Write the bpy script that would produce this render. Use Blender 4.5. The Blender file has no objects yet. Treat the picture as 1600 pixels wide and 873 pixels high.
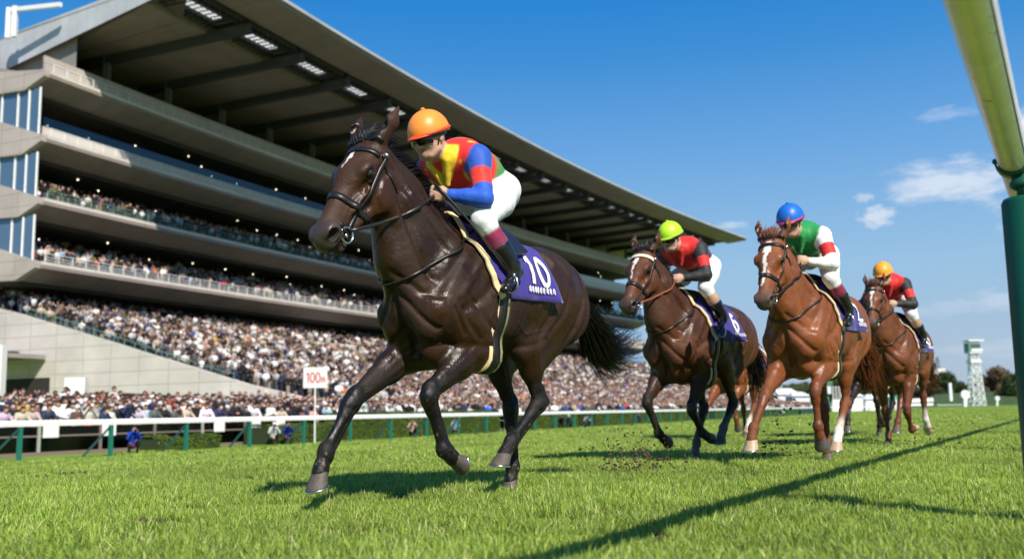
import bpy, bmesh, math, random, os
import numpy as np
from mathutils import Vector, Matrix
from mathutils.bvhtree import BVHTree
sc = bpy.context.scene
COL = sc.collection
R_ = math.radians
# ---------------------------------------------------------------- camera
FPX = 1516.0
CAM = np.array([0, 0, .48])
cb = np.array([0, -.9906, -.1365]); cb /= np.linalg.norm(cb)
cr = np.array([.9998, .00267, -.01936]); cr -= cb * (cr @ cb); cr /= np.linalg.norm(cr)
cu = np.cross(cb, cr)
cd = bpy.data.cameras.new('camera'); cam = bpy.data.objects.new('camera', cd); COL.objects.link(cam)
cd.lens = FPX / 1600 * 36; cd.sensor_width = 36; cd.clip_start = .05; cd.clip_end = 6000
cam.matrix_world = Matrix(((cr[0], cu[0], cb[0], 0), (cr[1], cu[1], cb[1], 0), (cr[2], cu[2], cb[2], .48), (0, 0, 0, 1)))
cd.dof.use_dof = True; cd.dof.focus_distance = 5.6; cd.dof.aperture_fstop = 2.1
sc.camera = cam
# ---------------------------------------------------------------- sky and sun
SUNV = Vector((.48, -1.03, 1.0)).normalized()      # towards the sun
SUN_EL = math.asin(SUNV.z); SUN_AZ = math.atan2(SUNV.x, SUNV.y)
world = bpy.data.worlds.new('World'); sc.world = world; world.use_nodes = True
nt = world.node_tree; nt.nodes.clear()
def wn(t, **k):
    n = nt.nodes.new(t)
    for a, b in k.items(): setattr(n, a, b)
    return n
sky = wn('ShaderNodeTexSky', sky_type='NISHITA', sun_disc=False, sun_elevation=SUN_EL, sun_rotation=SUN_AZ,
         air_density=1.25, dust_density=.25, ozone_density=3.0, altitude=0)
tc = wn('ShaderNodeTexCoord')
def cloud_patch(center, size, stretch, thr, seed):
    """soft cloud mask round one direction of the sky (direction space, far away)"""
    az, el = center
    mp = wn('ShaderNodeMapping', vector_type='POINT')
    mp.inputs['Rotation'].default_value = (0, 0, az)          # bring the cloud's azimuth to +Y
    nt.links.new(tc.outputs['Generated'], mp.inputs[0])
    sub = wn('ShaderNodeVectorMath', operation='SUBTRACT'); nt.links.new(mp.outputs[0], sub.inputs[0])
    sub.inputs[1].default_value = (0, math.cos(el), math.sin(el))
    mul = wn('ShaderNodeVectorMath', operation='MULTIPLY'); nt.links.new(sub.outputs[0], mul.inputs[0])
    mul.inputs[1].default_value = (1 / size, .0, stretch / size)
    ln = wn('ShaderNodeVectorMath', operation='LENGTH'); nt.links.new(mul.outputs[0], ln.inputs[0])
    noi = wn('ShaderNodeTexNoise', noise_dimensions='4D'); noi.inputs['Scale'].default_value = 2.1; noi.inputs['Detail'].default_value = 7
    noi.inputs['Roughness'].default_value = .58; noi.inputs['W'].default_value = seed
    nt.links.new(mul.outputs[0], noi.inputs['Vector'])
    a = wn('ShaderNodeMath', operation='MULTIPLY_ADD'); nt.links.new(noi.outputs['Fac'], a.inputs[0]); a.inputs[1].default_value = 2.2; a.inputs[2].default_value = -.1
    s = wn('ShaderNodeMath', operation='SUBTRACT'); nt.links.new(a.outputs[0], s.inputs[0]); nt.links.new(ln.outputs['Value'], s.inputs[1])
    mr = wn('ShaderNodeMapRange', interpolation_type='SMOOTHSTEP'); nt.links.new(s.outputs[0], mr.inputs['Value'])
    mr.inputs['From Min'].default_value = thr; mr.inputs['From Max'].default_value = thr + .8
    return mr.outputs[0]
def sky_dir(px, py):
    d = cr * (px - 800) / FPX - cu * (py - 436.5) / FPX - cb; d /= np.linalg.norm(d)
    return math.atan2(d[0], d[1]), math.asin(d[2])
cl = None
for (px, py, size, st, thr, seed, amt) in [(1490, 285, .082, 3.0, .0, 3.1, .60), (1370, 338, .022, 1.8, .0, 7.7, .55), (1352, 308, .012, 1.9, .05, 1.7, .35),
                                           (1478, 178, .035, 3.5, .12, 11.3, .20), (1140, 352, .025, 4.0, .1, 5.2, .35), (1480, 482, .05, 4.5, .1, 8.4, .14),
                                           (1570, 470, .05, 3.5, .1, 2.4, .25), (1560, 545, .07, 5.0, .05, 9.9, .15), (1598, 195, .02, 1., .0, 4.4, .85),
                                           (1180, 560, .10, 7.0, .15, 6.6, .18), (1640, 330, .06, 2.0, .05, 12.6, .6), (-100, 200, .1, 3., .05, 14.1, .4)]:
    m = cloud_patch(sky_dir(px, py), size, st, thr, seed)
    k = wn('ShaderNodeMath', operation='MULTIPLY'); nt.links.new(m, k.inputs[0]); k.inputs[1].default_value = amt
    if cl is None: cl = k.outputs[0]
    else:
        q = wn('ShaderNodeMath', operation='MAXIMUM'); nt.links.new(cl, q.inputs[0]); nt.links.new(k.outputs[0], q.inputs[1]); cl = q.outputs[0]
# clear-day gradient by height above the horizon, joined with the physical sky
sx = wn('ShaderNodeSeparateXYZ'); nt.links.new(tc.outputs['Generated'], sx.inputs[0])
rp = wn('ShaderNodeValToRGB'); els = rp.color_ramp.elements
SKYC = [(0.0, (.46, .575, .72)), (.05, (.43, .57, .74)), (.14, (.335, .575, .83)), (.255, (.155, .415, .82)), (.345, (.052, .30, .74)), (.40, (.020, .255, .72)), (.6, (.018, .19, .54)), (1.0, (.012, .13, .42))]
while len(els) < len(SKYC): els.new(.5)
for e, (p_, c_) in zip(els, SKYC): e.position = p_; e.color = (*c_, 1)
nt.links.new(sx.outputs[2], rp.inputs[0])
gn = wn('ShaderNodeVectorMath', operation='SCALE'); nt.links.new(rp.outputs[0], gn.inputs[0]); gn.inputs['Scale'].default_value = 6.75
ms = wn('ShaderNodeMix', data_type='RGBA'); ms.inputs[0].default_value = .96; nt.links.new(sky.outputs[0], ms.inputs[6]); nt.links.new(gn.outputs[0], ms.inputs[7])
mixc = wn('ShaderNodeMix', data_type='RGBA'); nt.links.new(cl, mixc.inputs[0]); nt.links.new(ms.outputs[2], mixc.inputs[6]); mixc.inputs[7].default_value = (6.9, 7.0, 7.3, 1)
bg = wn('ShaderNodeBackground'); bg.inputs['Strength'].default_value = .10; nt.links.new(mixc.outputs[2], bg.inputs[0])
wo = wn('ShaderNodeOutputWorld'); nt.links.new(bg.outputs[0], wo.inputs[0])
sl = bpy.data.lights.new('sun', 'SUN'); sl.energy = 4.9; sl.angle = R_(.5); sl.color = (1, .93, .82)
sun = bpy.data.objects.new('sun', sl); COL.objects.link(sun); sun.rotation_euler = SUNV.to_track_quat('Z', 'Y').to_euler()
sc.view_settings.view_transform = 'Standard'; sc.view_settings.look = 'None'; sc.view_settings.exposure = 0.45; sc.view_settings.gamma = 1; sc.view_settings.use_curve_mapping = False
sc.cycles.max_bounces = 6; sc.cycles.diffuse_bounces = 3; sc.cycles.glossy_bounces = 3; sc.cycles.transmission_bounces = 4; sc.cycles.transparent_max_bounces = 8
sc.cycles.use_denoising = True
QUICK = os.environ.get('QUICK', '')
# ---------------------------------------------------------------- helpers
def tag(o, label=None, cat=None, group=None, kind=None):
    if label: o['label'] = label
    if cat: o['category'] = cat
    if group: o['group'] = group
    if kind: o['kind'] = kind
    return o
def empty(name, loc=(0, 0, 0), rz=0):
    o = bpy.data.objects.new(name, None); COL.objects.link(o); o.location = loc; o.rotation_euler = (0, 0, rz); o.empty_display_size = .2
    return o
_MATS = {}
def mat(name, col, rough=.6, metal=0., spec=.5, noise=0., nscale=20., bump=0., bscale=60., coat=0., attr=None, trans=0., sheen=0., emit=None, alpha=1., detail=6., objvar=0., bdist=.01):
    if name in _MATS: return _MATS[name]
    m = bpy.data.materials.new(name); m.use_nodes = True; t = m.node_tree; p = t.nodes['Principled BSDF']; L = t.links.new
    p.inputs['Base Color'].default_value = (*col, 1); p.inputs['Roughness'].default_value = rough; p.inputs['Metallic'].default_value = metal
    p.inputs['Specular IOR Level'].default_value = spec; p.inputs['Coat Weight'].default_value = coat; p.inputs['Coat Roughness'].default_value = .25
    p.inputs['Transmission Weight'].default_value = trans; p.inputs['Sheen Weight'].default_value = sheen; p.inputs['Alpha'].default_value = alpha
    if emit: p.inputs['Emission Color'].default_value = (*col, 1); p.inputs['Emission Strength'].default_value = emit
    tcn = t.nodes.new('ShaderNodeTexCoord'); src = None
    if attr:
        a = t.nodes.new('ShaderNodeAttribute'); a.attribute_name = attr; src = a.outputs['Color']
    if objvar:
        oi = t.nodes.new('ShaderNodeObjectInfo'); h = t.nodes.new('ShaderNodeHueSaturation'); mr = t.nodes.new('ShaderNodeMapRange')
        L(oi.outputs['Random'], mr.inputs['Value']); mr.inputs['To Min'].default_value = 1 - objvar; mr.inputs['To Max'].default_value = 1 + objvar
        L(mr.outputs[0], h.inputs['Value'])
        if src: L(src, h.inputs['Color'])
        else: h.inputs['Color'].default_value = (*col, 1)
        src = h.outputs[0]
    if noise:
        n = t.nodes.new('ShaderNodeTexNoise'); n.inputs['Scale'].default_value = nscale; n.inputs['Detail'].default_value = detail; n.inputs['Roughness'].default_value = .6
        L(tcn.outputs['Object'], n.inputs['Vector'])
        mr = t.nodes.new('ShaderNodeMapRange'); L(n.outputs['Fac'], mr.inputs['Value']); mr.inputs['From Min'].default_value = .25; mr.inputs['From Max'].default_value = .75
        mr.inputs['To Min'].default_value = 1 - noise; mr.inputs['To Max'].default_value = 1 + noise
        h = t.nodes.new('ShaderNodeHueSaturation'); L(mr.outputs[0], h.inputs['Value'])
        if src: L(src, h.inputs['Color'])
        else: h.inputs['Color'].default_value = (*col, 1)
        src = h.outputs[0]
    if src: L(src, p.inputs['Base Color'])
    if bump:
        n = t.nodes.new('ShaderNodeTexNoise'); n.inputs['Scale'].default_value = bscale; n.inputs['Detail'].default_value = 5
        L(tcn.outputs['Object'], n.inputs['Vector']); b = t.nodes.new('ShaderNodeBump'); b.inputs['Strength'].default_value = bump; b.inputs['Distance'].default_value = bdist
        L(n.outputs['Fac'], b.inputs['Height']); L(b.outputs[0], p.inputs['Normal'])
    _MATS[name] = m
    return m
def link_mesh(name, me, parent=None, m=None):
    o = bpy.data.objects.new(name, me); COL.objects.link(o)
    if parent is not None: o.parent = parent
    if m is not None:
        for q in (m if isinstance(m, (list, tuple)) else [m]): me.materials.append(q)
    return o
class MB:
    """collects polygons and builds ONE mesh object"""
    def __init__(s): s.v = []; s.f = []; s.mi = []; s.m = 0
    def add(s, vs, fs):
        n = len(s.v); s.v.extend([tuple(map(float, p)) for p in vs]); s.f.extend([tuple(i + n for i in f) for f in fs]); s.mi.extend([s.m] * len(fs)); return s
    def box(s, c, d, rz=0., M=None):
        x, y, z = d[0] / 2, d[1] / 2, d[2] / 2
        P = [Vector((a, b, e)) for a in (-x, x) for b in (-y, y) for e in (-z, z)]
        if M is None: M = Matrix.Rotation(rz, 3, 'Z')
        P = [M @ p + Vector(c) for p in P]
        return s.add(P, [(0, 1, 3, 2), (4, 6, 7, 5), (0, 4, 5, 1), (2, 3, 7, 6), (0, 2, 6, 4), (1, 5, 7, 3)])
    def beam(s, a, b, w, h, up=(0, 0, 1)):
        a = Vector(a); b = Vector(b); d = (b - a).normalized(); u = Vector(up); sd = d.cross(u)
        if sd.length < 1e-4: sd = d.cross(Vector((1, 0, 0)))
        sd.normalize(); u = sd.cross(d)
        P = [q + sd * (i * w / 2) + u * (j * h / 2) for q in (a, b) for i, j in ((-1, -1), (1, -1), (1, 1), (-1, 1))]
        return s.add(P, [(3, 2, 1, 0), (4, 5, 6, 7), (0, 1, 5, 4), (1, 2, 6, 5), (2, 3, 7, 6), (3, 0, 4, 7)])
    def tube(s, pts, rad, n=8, caps=True, closed=False, flat=None):
        pts = [Vector(p) for p in pts]; k = len(pts)
        if not hasattr(rad, '__len__'): rad = [rad] * k
        V = []; F = []; nrm = None
        for i, p in enumerate(pts):
            if closed: d = pts[(i + 1) % k] - pts[i - 1]
            else: d = pts[min(i + 1, k - 1)] - pts[max(i - 1, 0)]
            if d.length < 1e-9: d = Vector((0, 0, 1))
            d.normalize()
            if nrm is None: nrm = d.cross(Vector((0, 0, 1)) if abs(d.z) < .9 else Vector((1, 0, 0))).normalized()
            nrm = (nrm - d * nrm.dot(d)).normalized(); bi = d.cross(nrm)
            for j in range(n):
                a = 2 * math.pi * j / n; V.append(p + (nrm * math.cos(a) + bi * math.sin(a) * (flat or 1)) * rad[i])
        for i in range(k if closed else k - 1):
            for j in range(n):
                F.append((i * n + j, i * n + (j + 1) % n, ((i + 1) % k) * n + (j + 1) % n, ((i + 1) % k) * n + j))
        if caps and not closed: F.append(tuple(range(n - 1, -1, -1))); F.append(tuple((k - 1) * n + j for j in range(n)))
        return s.add(V, F)
    def ell(s, c, r, M=None, nu=12, nv=8):
        V = []; F = []
        for i in range(nv + 1):
            th = math.pi * i / nv
            for j in range(nu):
                ph = 2 * math.pi * j / nu; q = Vector((r[0] * math.sin(th) * math.cos(ph), r[1] * math.sin(th) * math.sin(ph), r[2] * math.cos(th)))
                if M is not None: q = M @ q
                V.append(q + Vector(c))
        for i in range(nv):
            for j in range(nu): F.append((i * nu + j, (i + 1) * nu + j, (i + 1) * nu + (j + 1) % nu, i * nu + (j + 1) % nu))
        return s.add(V, F)
    def ribbon(s, pts, w, normals, th=.003):
        """flat strap following pts, width along side vectors"""
        k = len(pts); V = []; F = []
        for i, p in enumerate(pts):
            p = Vector(p); d = (Vector(pts[min(i + 1, k - 1)]) - Vector(pts[max(i - 1, 0)])).normalized(); nn = Vector(normals[i]).normalized(); sd = d.cross(nn).normalized()
            for a, b in ((-1, -1), (1, -1), (1, 1), (-1, 1)): V.append(p + sd * (a * w / 2) + nn * (b * th / 2))
        for i in range(k - 1):
            for j in range(4): F.append((i * 4 + j, i * 4 + (j + 1) % 4, (i + 1) * 4 + (j + 1) % 4, (i + 1) * 4 + j))
        F += [(3, 2, 1, 0), tuple((k - 1) * 4 + j for j in range(4))]
        return s.add(V, F)
    def mesh(s, name, smooth=False):
        me = bpy.data.meshes.new(name); me.from_pydata(s.v, [], s.f)
        if any(s.mi): me.polygons.foreach_set('material_index', s.mi)
        if smooth: me.polygons.foreach_set('use_smooth', [True] * len(s.f))
        me.update(); return me
    def build(s, name, m, parent=None, smooth=False, bevel=0.):
        o = link_mesh(name, s.mesh(name, smooth), parent, m)
        if bevel:
            b = o.modifiers.new('bevel', 'BEVEL'); b.width = bevel; b.segments = 2; b.limit_method = 'ANGLE'
        return o
def np_mesh(name, V, F, smooth=True):
    """fast mesh from arrays; F is (n,3) or (n,4)"""
    V = np.asarray(V, np.float32); F = np.asarray(F, np.int32); me = bpy.data.meshes.new(name)
    me.vertices.add(len(V)); me.vertices.foreach_set('co', V.ravel()); k = F.shape[1]
    me.loops.add(F.size); me.loops.foreach_set('vertex_index', F.ravel()); me.polygons.add(len(F))
    me.polygons.foreach_set('loop_start', np.arange(0, F.size, k, dtype=np.int32))
    try: me.polygons.foreach_set('loop_total', np.full(len(F), k, np.int32))
    except Exception: pass
    me.polygons.foreach_set('use_smooth', np.full(len(F), smooth)); me.update(calc_edges=True); me.validate(); return me
def copy_tree(o, parent=None, mats=None):
    c = o.copy(); COL.objects.link(c)
    if parent is not None: c.parent = parent
    for ch in list(o.children): copy_tree(ch, c)
    return c
def px_ray(px, py):
    d = cr * (px - 800) / FPX - cu * (py - 436.5) / FPX - cb; return d / np.linalg.norm(d)
def px_z(px, py, z):
    d = px_ray(px, py); return CAM + d * ((z - CAM[2]) / d[2])
def px_y(px, py, Y):
    d = px_ray(px, py); return CAM + d * (Y / d[1])
def ss(a, b, x): 
    t = np.clip((np.asarray(x, float) - a) / (b - a), 0, 1); return t * t * (3 - 2 * t)
# far running rail: a straight line on the ground, later bending to the right
RAZ = R_(25.5); RD = np.array([math.sin(RAZ), math.cos(RAZ)]); RN = np.array([RD[1], -RD[0]])   # along the track, and across it (towards the camera side)
RAIL0 = np.array([-14.9, 28.3]); RAILP = float(RAIL0 @ RN)
def ground_z(x, y):
    p = x * RN[0] + y * RN[1]
    return -.64 * ss(-4.5, RAILP, p) ** 1.0
def v3(*a): return np.array(a, float)
def unit(a): a = np.asarray(a, float); return a / np.linalg.norm(a)
# ---------------------------------------------------------------- signed distance sculpting (bodies of horses and riders as one skin)
class SDF:
    def __init__(s): s.p = []; s.sub = []
    def cap(s, a, b, ra, rb, k=.03, col=0, lat=1., ax=(0, 1, 0)): s.p.append(('c', np.array(a, float), np.array(b, float), ra, rb, k, col, lat, np.array(ax, float))); return s
    def ell(s, c, r, k=.03, col=0, M=None): s.p.append(('e', np.array(c, float), np.array(r, float), None if M is None else np.array(M, float), 0, k, col, 1., None)); return s
    def cut(s, c, r, k=.01, col=None, M=None): s.p.append(('x', np.array(c, float), np.array(r, float), None if M is None else np.array(M, float), 0, k, col, 1., None)); return s
    @staticmethod
    def dist(q, X):
        if q[0] == 'c':
            a, b, ra, rb, lat, ax = q[1], q[2], q[3], q[4], q[7], q[8]
            ab = b - a; L2 = ab @ ab; P = X - a
            if lat != 1.:
                l = ax - ab * (ax @ ab) / L2; l /= np.linalg.norm(l); pl = P @ l; P = P + (pl * (1 / lat - 1))[..., None] * l
            t = np.clip((P @ ab) / L2, 0, 1); d = np.linalg.norm(P - t[..., None] * ab, axis=-1) - (ra + (rb - ra) * t)
            return d * (1 if lat == 1. else (.5 + .5 * lat))
        c, r, M = q[1], q[2], q[3]; P = X - c
        if M is not None: P = P @ M          # M columns are the local axes
        k0 = np.linalg.norm(P / r, axis=-1); k1 = np.linalg.norm(P / (r * r), axis=-1) + 1e-9
        return k0 * (k0 - 1) / k1
    def bounds(s, q, m):
        if q[0] == 'c':
            r = max(q[3], q[4]) * max(1, q[7]) + m; return np.minimum(q[1], q[2]) - r, np.maximum(q[1], q[2]) + r
        r = (q[2] if q[3] is None else np.full(3, q[2].max())) + m; return q[1] - r, q[1] + r
    def build(s, vox, colors, blend=.02):
        lo = np.min([s.bounds(q, .03)[0] for q in s.p if q[0] != 'x'], 0); hi = np.max([s.bounds(q, .03)[1] for q in s.p if q[0] != 'x'], 0)
        n = np.ceil((hi - lo) / vox).astype(int) + 1
        F = np.full(n, .12, np.float32)
        axs = [lo[i] + vox * np.arange(n[i]) for i in range(3)]
        for q in sorted(s.p, key=lambda q_: q_[0] == 'x'):
            m = q[5] + .04; a, b = s.bounds(q, m)
            i0 = np.maximum(0, ((a - lo) / vox).astype(int)); i1 = np.minimum(n, ((b - lo) / vox).astype(int) + 2)
            if (i1 <= i0).any(): continue
            X = np.stack(np.meshgrid(*[axs[i][i0[i]:i1[i]] for i in range(3)], indexing='ij'), -1)
            d = s.dist(q, X); sl = tuple(slice(i0[i], i1[i]) for i in range(3)); f = F[sl]; k = q[5]
            if q[0] == 'x':
                h = np.maximum(k - np.abs(-d - f), 0) / k; F[sl] = np.maximum(f, -d) + h * h * k * .25
            else:
                h = np.maximum(k - np.abs(d - f), 0) / k; F[sl] = np.minimum(f, d) - h * h * k * .25
        import openvdb
        g = openvdb.FloatGrid(.12); g.copyFromArray(F.astype(np.float32)); pts, quads = g.convertToQuads(isovalue=0.0)
        V = pts * vox + lo
        # colour: weights of the shapes near each vertex
        W = np.zeros((len(V), 1)); C = np.zeros((len(V), 3))
        for q in s.p:
            if q[6] is None: continue
            a, b = s.bounds(q, .08); I = np.where(((V > a) & (V < b)).all(1))[0]
            if not len(I): continue
            d = s.dist(q, V[I])
            if q[0] == 'x': d = np.abs(d) - .004; w = np.exp(-np.maximum(d, 0) / .004) * 6
            else: w = np.exp(-np.maximum(d, -.01) / blend)
            C[I] += w[:, None] * np.array(colors[q[6]]); W[I] += w[:, None]
        C = C / np.maximum(W, 1e-6)
        return V, quads, C
def sdf_mesh(name, V, Q, C, parent, m, smooth_iter=2):
    E = np.concatenate([Q[:, [0, 1]], Q[:, [1, 2]], Q[:, [2, 3]], Q[:, [3, 0]]]); cnt = np.bincount(E.ravel(), minlength=len(V)).astype(float)[:, None]
    for _ in range(smooth_iter):
        S = np.stack([np.bincount(E[:, 0], V[E[:, 1], j], len(V)) + np.bincount(E[:, 1], V[E[:, 0], j], len(V)) for j in range(3)], 1)
        V = V * .4 + (S / np.maximum(cnt, 1)) * .6
    me = np_mesh(name, V, Q)
    at = me.color_attributes.new('col', 'FLOAT_COLOR', 'POINT'); at.data.foreach_set('color', np.concatenate([C, np.ones((len(C), 1))], 1).astype(np.float32).ravel())
    return link_mesh(name, me, parent, m)
# ---------------------------------------------------------------- ground and turf
def ground_mat():
    m = mat('turf_soil', (.075, .15, .018), rough=.9, spec=.15, noise=.28, nscale=.9, bump=.6, bscale=9, bdist=.03)
    t = m.node_tree; L = t.links.new; p = t.nodes['Principled BSDF']; tcn = [x for x in t.nodes if x.type == 'TEX_COORD'][0]
    n = t.nodes.new('ShaderNodeTexNoise'); n.inputs['Scale'].default_value = .12; n.inputs['Detail'].default_value = 8; L(tcn.outputs['Object'], n.inputs['Vector'])
    cr_ = t.nodes.new('ShaderNodeValToRGB'); cr_.color_ramp.elements[0].position = .35; cr_.color_ramp.elements[0].color = (.12, .20, .024, 1); cr_.color_ramp.elements[1].position = .65; cr_.color_ramp.elements[1].color = (.20, .29, .045, 1)
    L(n.outputs['Fac'], cr_.inputs[0]); h = [x for x in t.nodes if x.type == 'HUE_SAT'][0]; L(cr_.outputs[0], h.inputs['Color']); return m
xs = np.unique(np.concatenate([np.linspace(-3000, -200, 8), np.linspace(-200, 200, 161), np.linspace(200, 3000, 8)])); ys = np.unique(np.concatenate([np.linspace(-300, -40, 6), np.linspace(-40, 300, 137), np.linspace(300, 5500, 10)]))
GX, GY = np.meshgrid(xs, ys, indexing='ij'); GZ = ground_z(GX, GY)
idx = np.arange(GX.size).reshape(GX.shape); Fq = np.stack([idx[:-1, :-1], idx[1:, :-1], idx[1:, 1:], idx[:-1, 1:]], -1).reshape(-1, 4)
g = link_mesh('ground', np_mesh('ground', np.stack([GX.ravel(), GY.ravel(), GZ.ravel()], 1), Fq), None, ground_mat()); tag(g, 'flat green turf course reaching to the horizon', None, None, 'structure')
# grass: patches of bent blades, scattered over the turf in front of the camera
def blade_patch(name, size, count, hgt, wid, seed, m):
    r = np.random.RandomState(seed); n = count
    bx = r.uniform(-size / 2, size / 2, n); by = r.uniform(-size / 2, size / 2, n); a = r.uniform(0, 2 * np.pi, n); ln = r.uniform(.15, 1.1, n); h = hgt * (r.uniform(.55, 1.15, n)) * np.where(r.rand(n) < .07, 1.35, 1)
    cl = np.sin(bx * 21 + seed) * np.cos(by * 17 + seed * 2); h *= 1 + .22 * cl; w = wid * r.uniform(.7, 1.3, n); la = a + r.uniform(-.9, .9, n) + np.pi / 2
    V = np.zeros((n, 7, 3)); lev = [0, .4, .75, 1.0]
    for i, t in enumerate(lev):
        off = h * ln * t ** 1.8 * .85; cx = bx + np.cos(la) * off; cy = by + np.sin(la) * off; cz = h * (t - .28 * ln * t * t); ww = w * [1, .95, .6, 0][i] / 2
        if i < 3:
            V[:, 2 * i, 0] = cx - np.cos(a) * ww; V[:, 2 * i, 1] = cy - np.sin(a) * ww; V[:, 2 * i, 2] = cz
            V[:, 2 * i + 1, 0] = cx + np.cos(a) * ww; V[:, 2 * i + 1, 1] = cy + np.sin(a) * ww; V[:, 2 * i + 1, 2] = cz
        else: V[:, 6] = np.stack([cx, cy, cz], 1)
    T = np.array([[0, 1, 3], [0, 3, 2], [2, 3, 5], [2, 5, 4], [4, 5, 6]]); F = (T[None] + 7 * np.arange(n)[:, None, None]).reshape(-1, 3)
    me = np_mesh(name, V.reshape(-1, 3), F); hue = r.rand(n); c0 = np.array([.24, .37, .042]); c1 = np.array([.44, .54, .10]); c2 = np.array([.70, .66, .32]); c3 = np.array([.085, .16, .015])
    C = c0 + (c1 - c0) * hue[:, None]; C = np.where((r.rand(n) < .07)[:, None], c2, C); C = np.where((r.rand(n) < .16)[:, None], c3, C)
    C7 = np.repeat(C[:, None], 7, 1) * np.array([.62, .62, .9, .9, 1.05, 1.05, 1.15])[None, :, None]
    at = me.color_attributes.new('col', 'FLOAT_COLOR', 'POINT'); at.data.foreach_set('color', np.concatenate([C7.reshape(-1, 3), np.ones((n * 7, 1))], 1).astype(np.float32).ravel()); me.materials.append(m); return me
gm = bpy.data.materials.new('grass_blade'); gm.use_nodes = True; t = gm.node_tree; p = t.nodes['Principled BSDF']; at_ = t.nodes.new('ShaderNodeAttribute'); at_.attribute_name = 'col'
tr = t.nodes.new('ShaderNodeBsdfTranslucent'); mx = t.nodes.new('ShaderNodeMixShader'); mx.inputs[0].default_value = .38; oi = t.nodes.new('ShaderNodeObjectInfo'); hsv = t.nodes.new('ShaderNodeHueSaturation')
geo_ = t.nodes.new('ShaderNodeNewGeometry'); pn = t.nodes.new('ShaderNodeTexNoise'); pn.inputs['Scale'].default_value = .55; pn.inputs['Detail'].default_value = 4; t.links.new(geo_.outputs['Position'], pn.inputs['Vector'])
mr_ = t.nodes.new('ShaderNodeMapRange'); t.links.new(pn.outputs['Fac'], mr_.inputs['Value']); mr_.inputs['From Min'].default_value = .3; mr_.inputs['From Max'].default_value = .7; mr_.inputs['To Min'].default_value = .80; mr_.inputs['To Max'].default_value = 1.22
t.links.new(mr_.outputs[0], hsv.inputs['Value']); t.links.new(at_.outputs['Color'], hsv.inputs['Color']); t.links.new(hsv.outputs[0], p.inputs['Base Color']); t.links.new(hsv.outputs[0], tr.inputs['Color']); p.inputs['Roughness'].default_value = .45; p.inputs['Specular IOR Level'].default_value = .35
t.links.new(p.outputs[0], mx.inputs[1]); t.links.new(tr.outputs[0], mx.inputs[2]); t.links.new(mx.outputs[0], t.nodes['Material Output'].inputs['Surface'])
def scatter(name, meshes, PT, SC, label):
    """ONE object: points carrying copies of the blade patches"""
    rn = np.random.RandomState(4); me = bpy.data.meshes.new(name); me.vertices.add(len(PT)); me.vertices.foreach_set('co', np.asarray(PT, np.float32).ravel())
    for nm, dt, arr in (('idx', 'INT', rn.randint(0, len(meshes), len(PT))), ('rot', 'FLOAT', rn.uniform(0, 6.28, len(PT))), ('scl', 'FLOAT', np.asarray(SC))):
        a = me.attributes.new(nm, dt, 'POINT'); a.data.foreach_set('value', arr.astype(np.int32 if dt == 'INT' else np.float32))
    o = link_mesh(name, me); tag(o, label, None, None, 'stuff')
    ng = bpy.data.node_groups.new(name, 'GeometryNodeTree'); ng.interface.new_socket('Geometry', in_out='INPUT', socket_type='NodeSocketGeometry'); ng.interface.new_socket('Geometry', in_out='OUTPUT', socket_type='NodeSocketGeometry')
    N = ng.nodes.new; gi = N('NodeGroupInput'); go = N('NodeGroupOutput'); ip = N('GeometryNodeInstanceOnPoints'); gi2 = N('GeometryNodeGeometryToInstance')
    for k, m_ in enumerate(reversed(meshes)):
        src = bpy.data.objects.new(name + '_source', m_); oin = N('GeometryNodeObjectInfo'); oin.inputs[0].default_value = src; oin.inputs['As Instance'].default_value = True; ng.links.new(oin.outputs['Geometry'], gi2.inputs[0])
    a1 = N('GeometryNodeInputNamedAttribute'); a1.data_type = 'INT'; a1.inputs[0].default_value = 'idx'; a2 = N('GeometryNodeInputNamedAttribute'); a2.data_type = 'FLOAT'; a2.inputs[0].default_value = 'rot'; a3 = N('GeometryNodeInputNamedAttribute'); a3.data_type = 'FLOAT'; a3.inputs[0].default_value = 'scl'
    cx = N('ShaderNodeCombineXYZ'); ng.links.new(a2.outputs[0], cx.inputs[2]); ng.links.new(gi.outputs[0], ip.inputs['Points']); ng.links.new(gi2.outputs[0], ip.inputs['Instance']); ip.inputs['Pick Instance'].default_value = True
    ng.links.new(a1.outputs[0], ip.inputs['Instance Index']); ng.links.new(cx.outputs[0], ip.inputs['Rotation']); cx3 = N('ShaderNodeCombineXYZ')
    for i in range(3): ng.links.new(a3.outputs[0], cx3.inputs[i])
    ng.links.new(cx3.outputs[0], ip.inputs['Scale']); ng.links.new(ip.outputs[0], go.inputs[0]); o.modifiers.new('scatter', 'NODES').node_group = ng; return o
_rd = random.Random(12); DIV = [(_rd.uniform(-.5, .5) * y_, y_, _rd.uniform(.10, .17)) for y_ in [_rd.uniform(3.6, 9.5) for _ in range(26)]]
def grid_pts(y0, y1, step, margin=1.3, jit=.35, seed=2):
    rn = np.random.RandomState(seed); P = []
    y = y0
    while y < y1:
        hw_ = y * 800 / FPX * margin + step
        for x in np.arange(-hw_, hw_, step):
            q = (x + rn.uniform(-jit, jit) * step, y + rn.uniform(-jit, jit) * step); pp = q[0] * RN[0] + q[1] * RN[1]
            if pp > RAILP + .2 and not any((q[0] - dx_) ** 2 + (q[1] - dy_) ** 2 < r_ * r_ for dx_, dy_, r_ in DIV): P.append((q[0], q[1], float(ground_z(*q)) - .004))
        y += step
    return P
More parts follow.
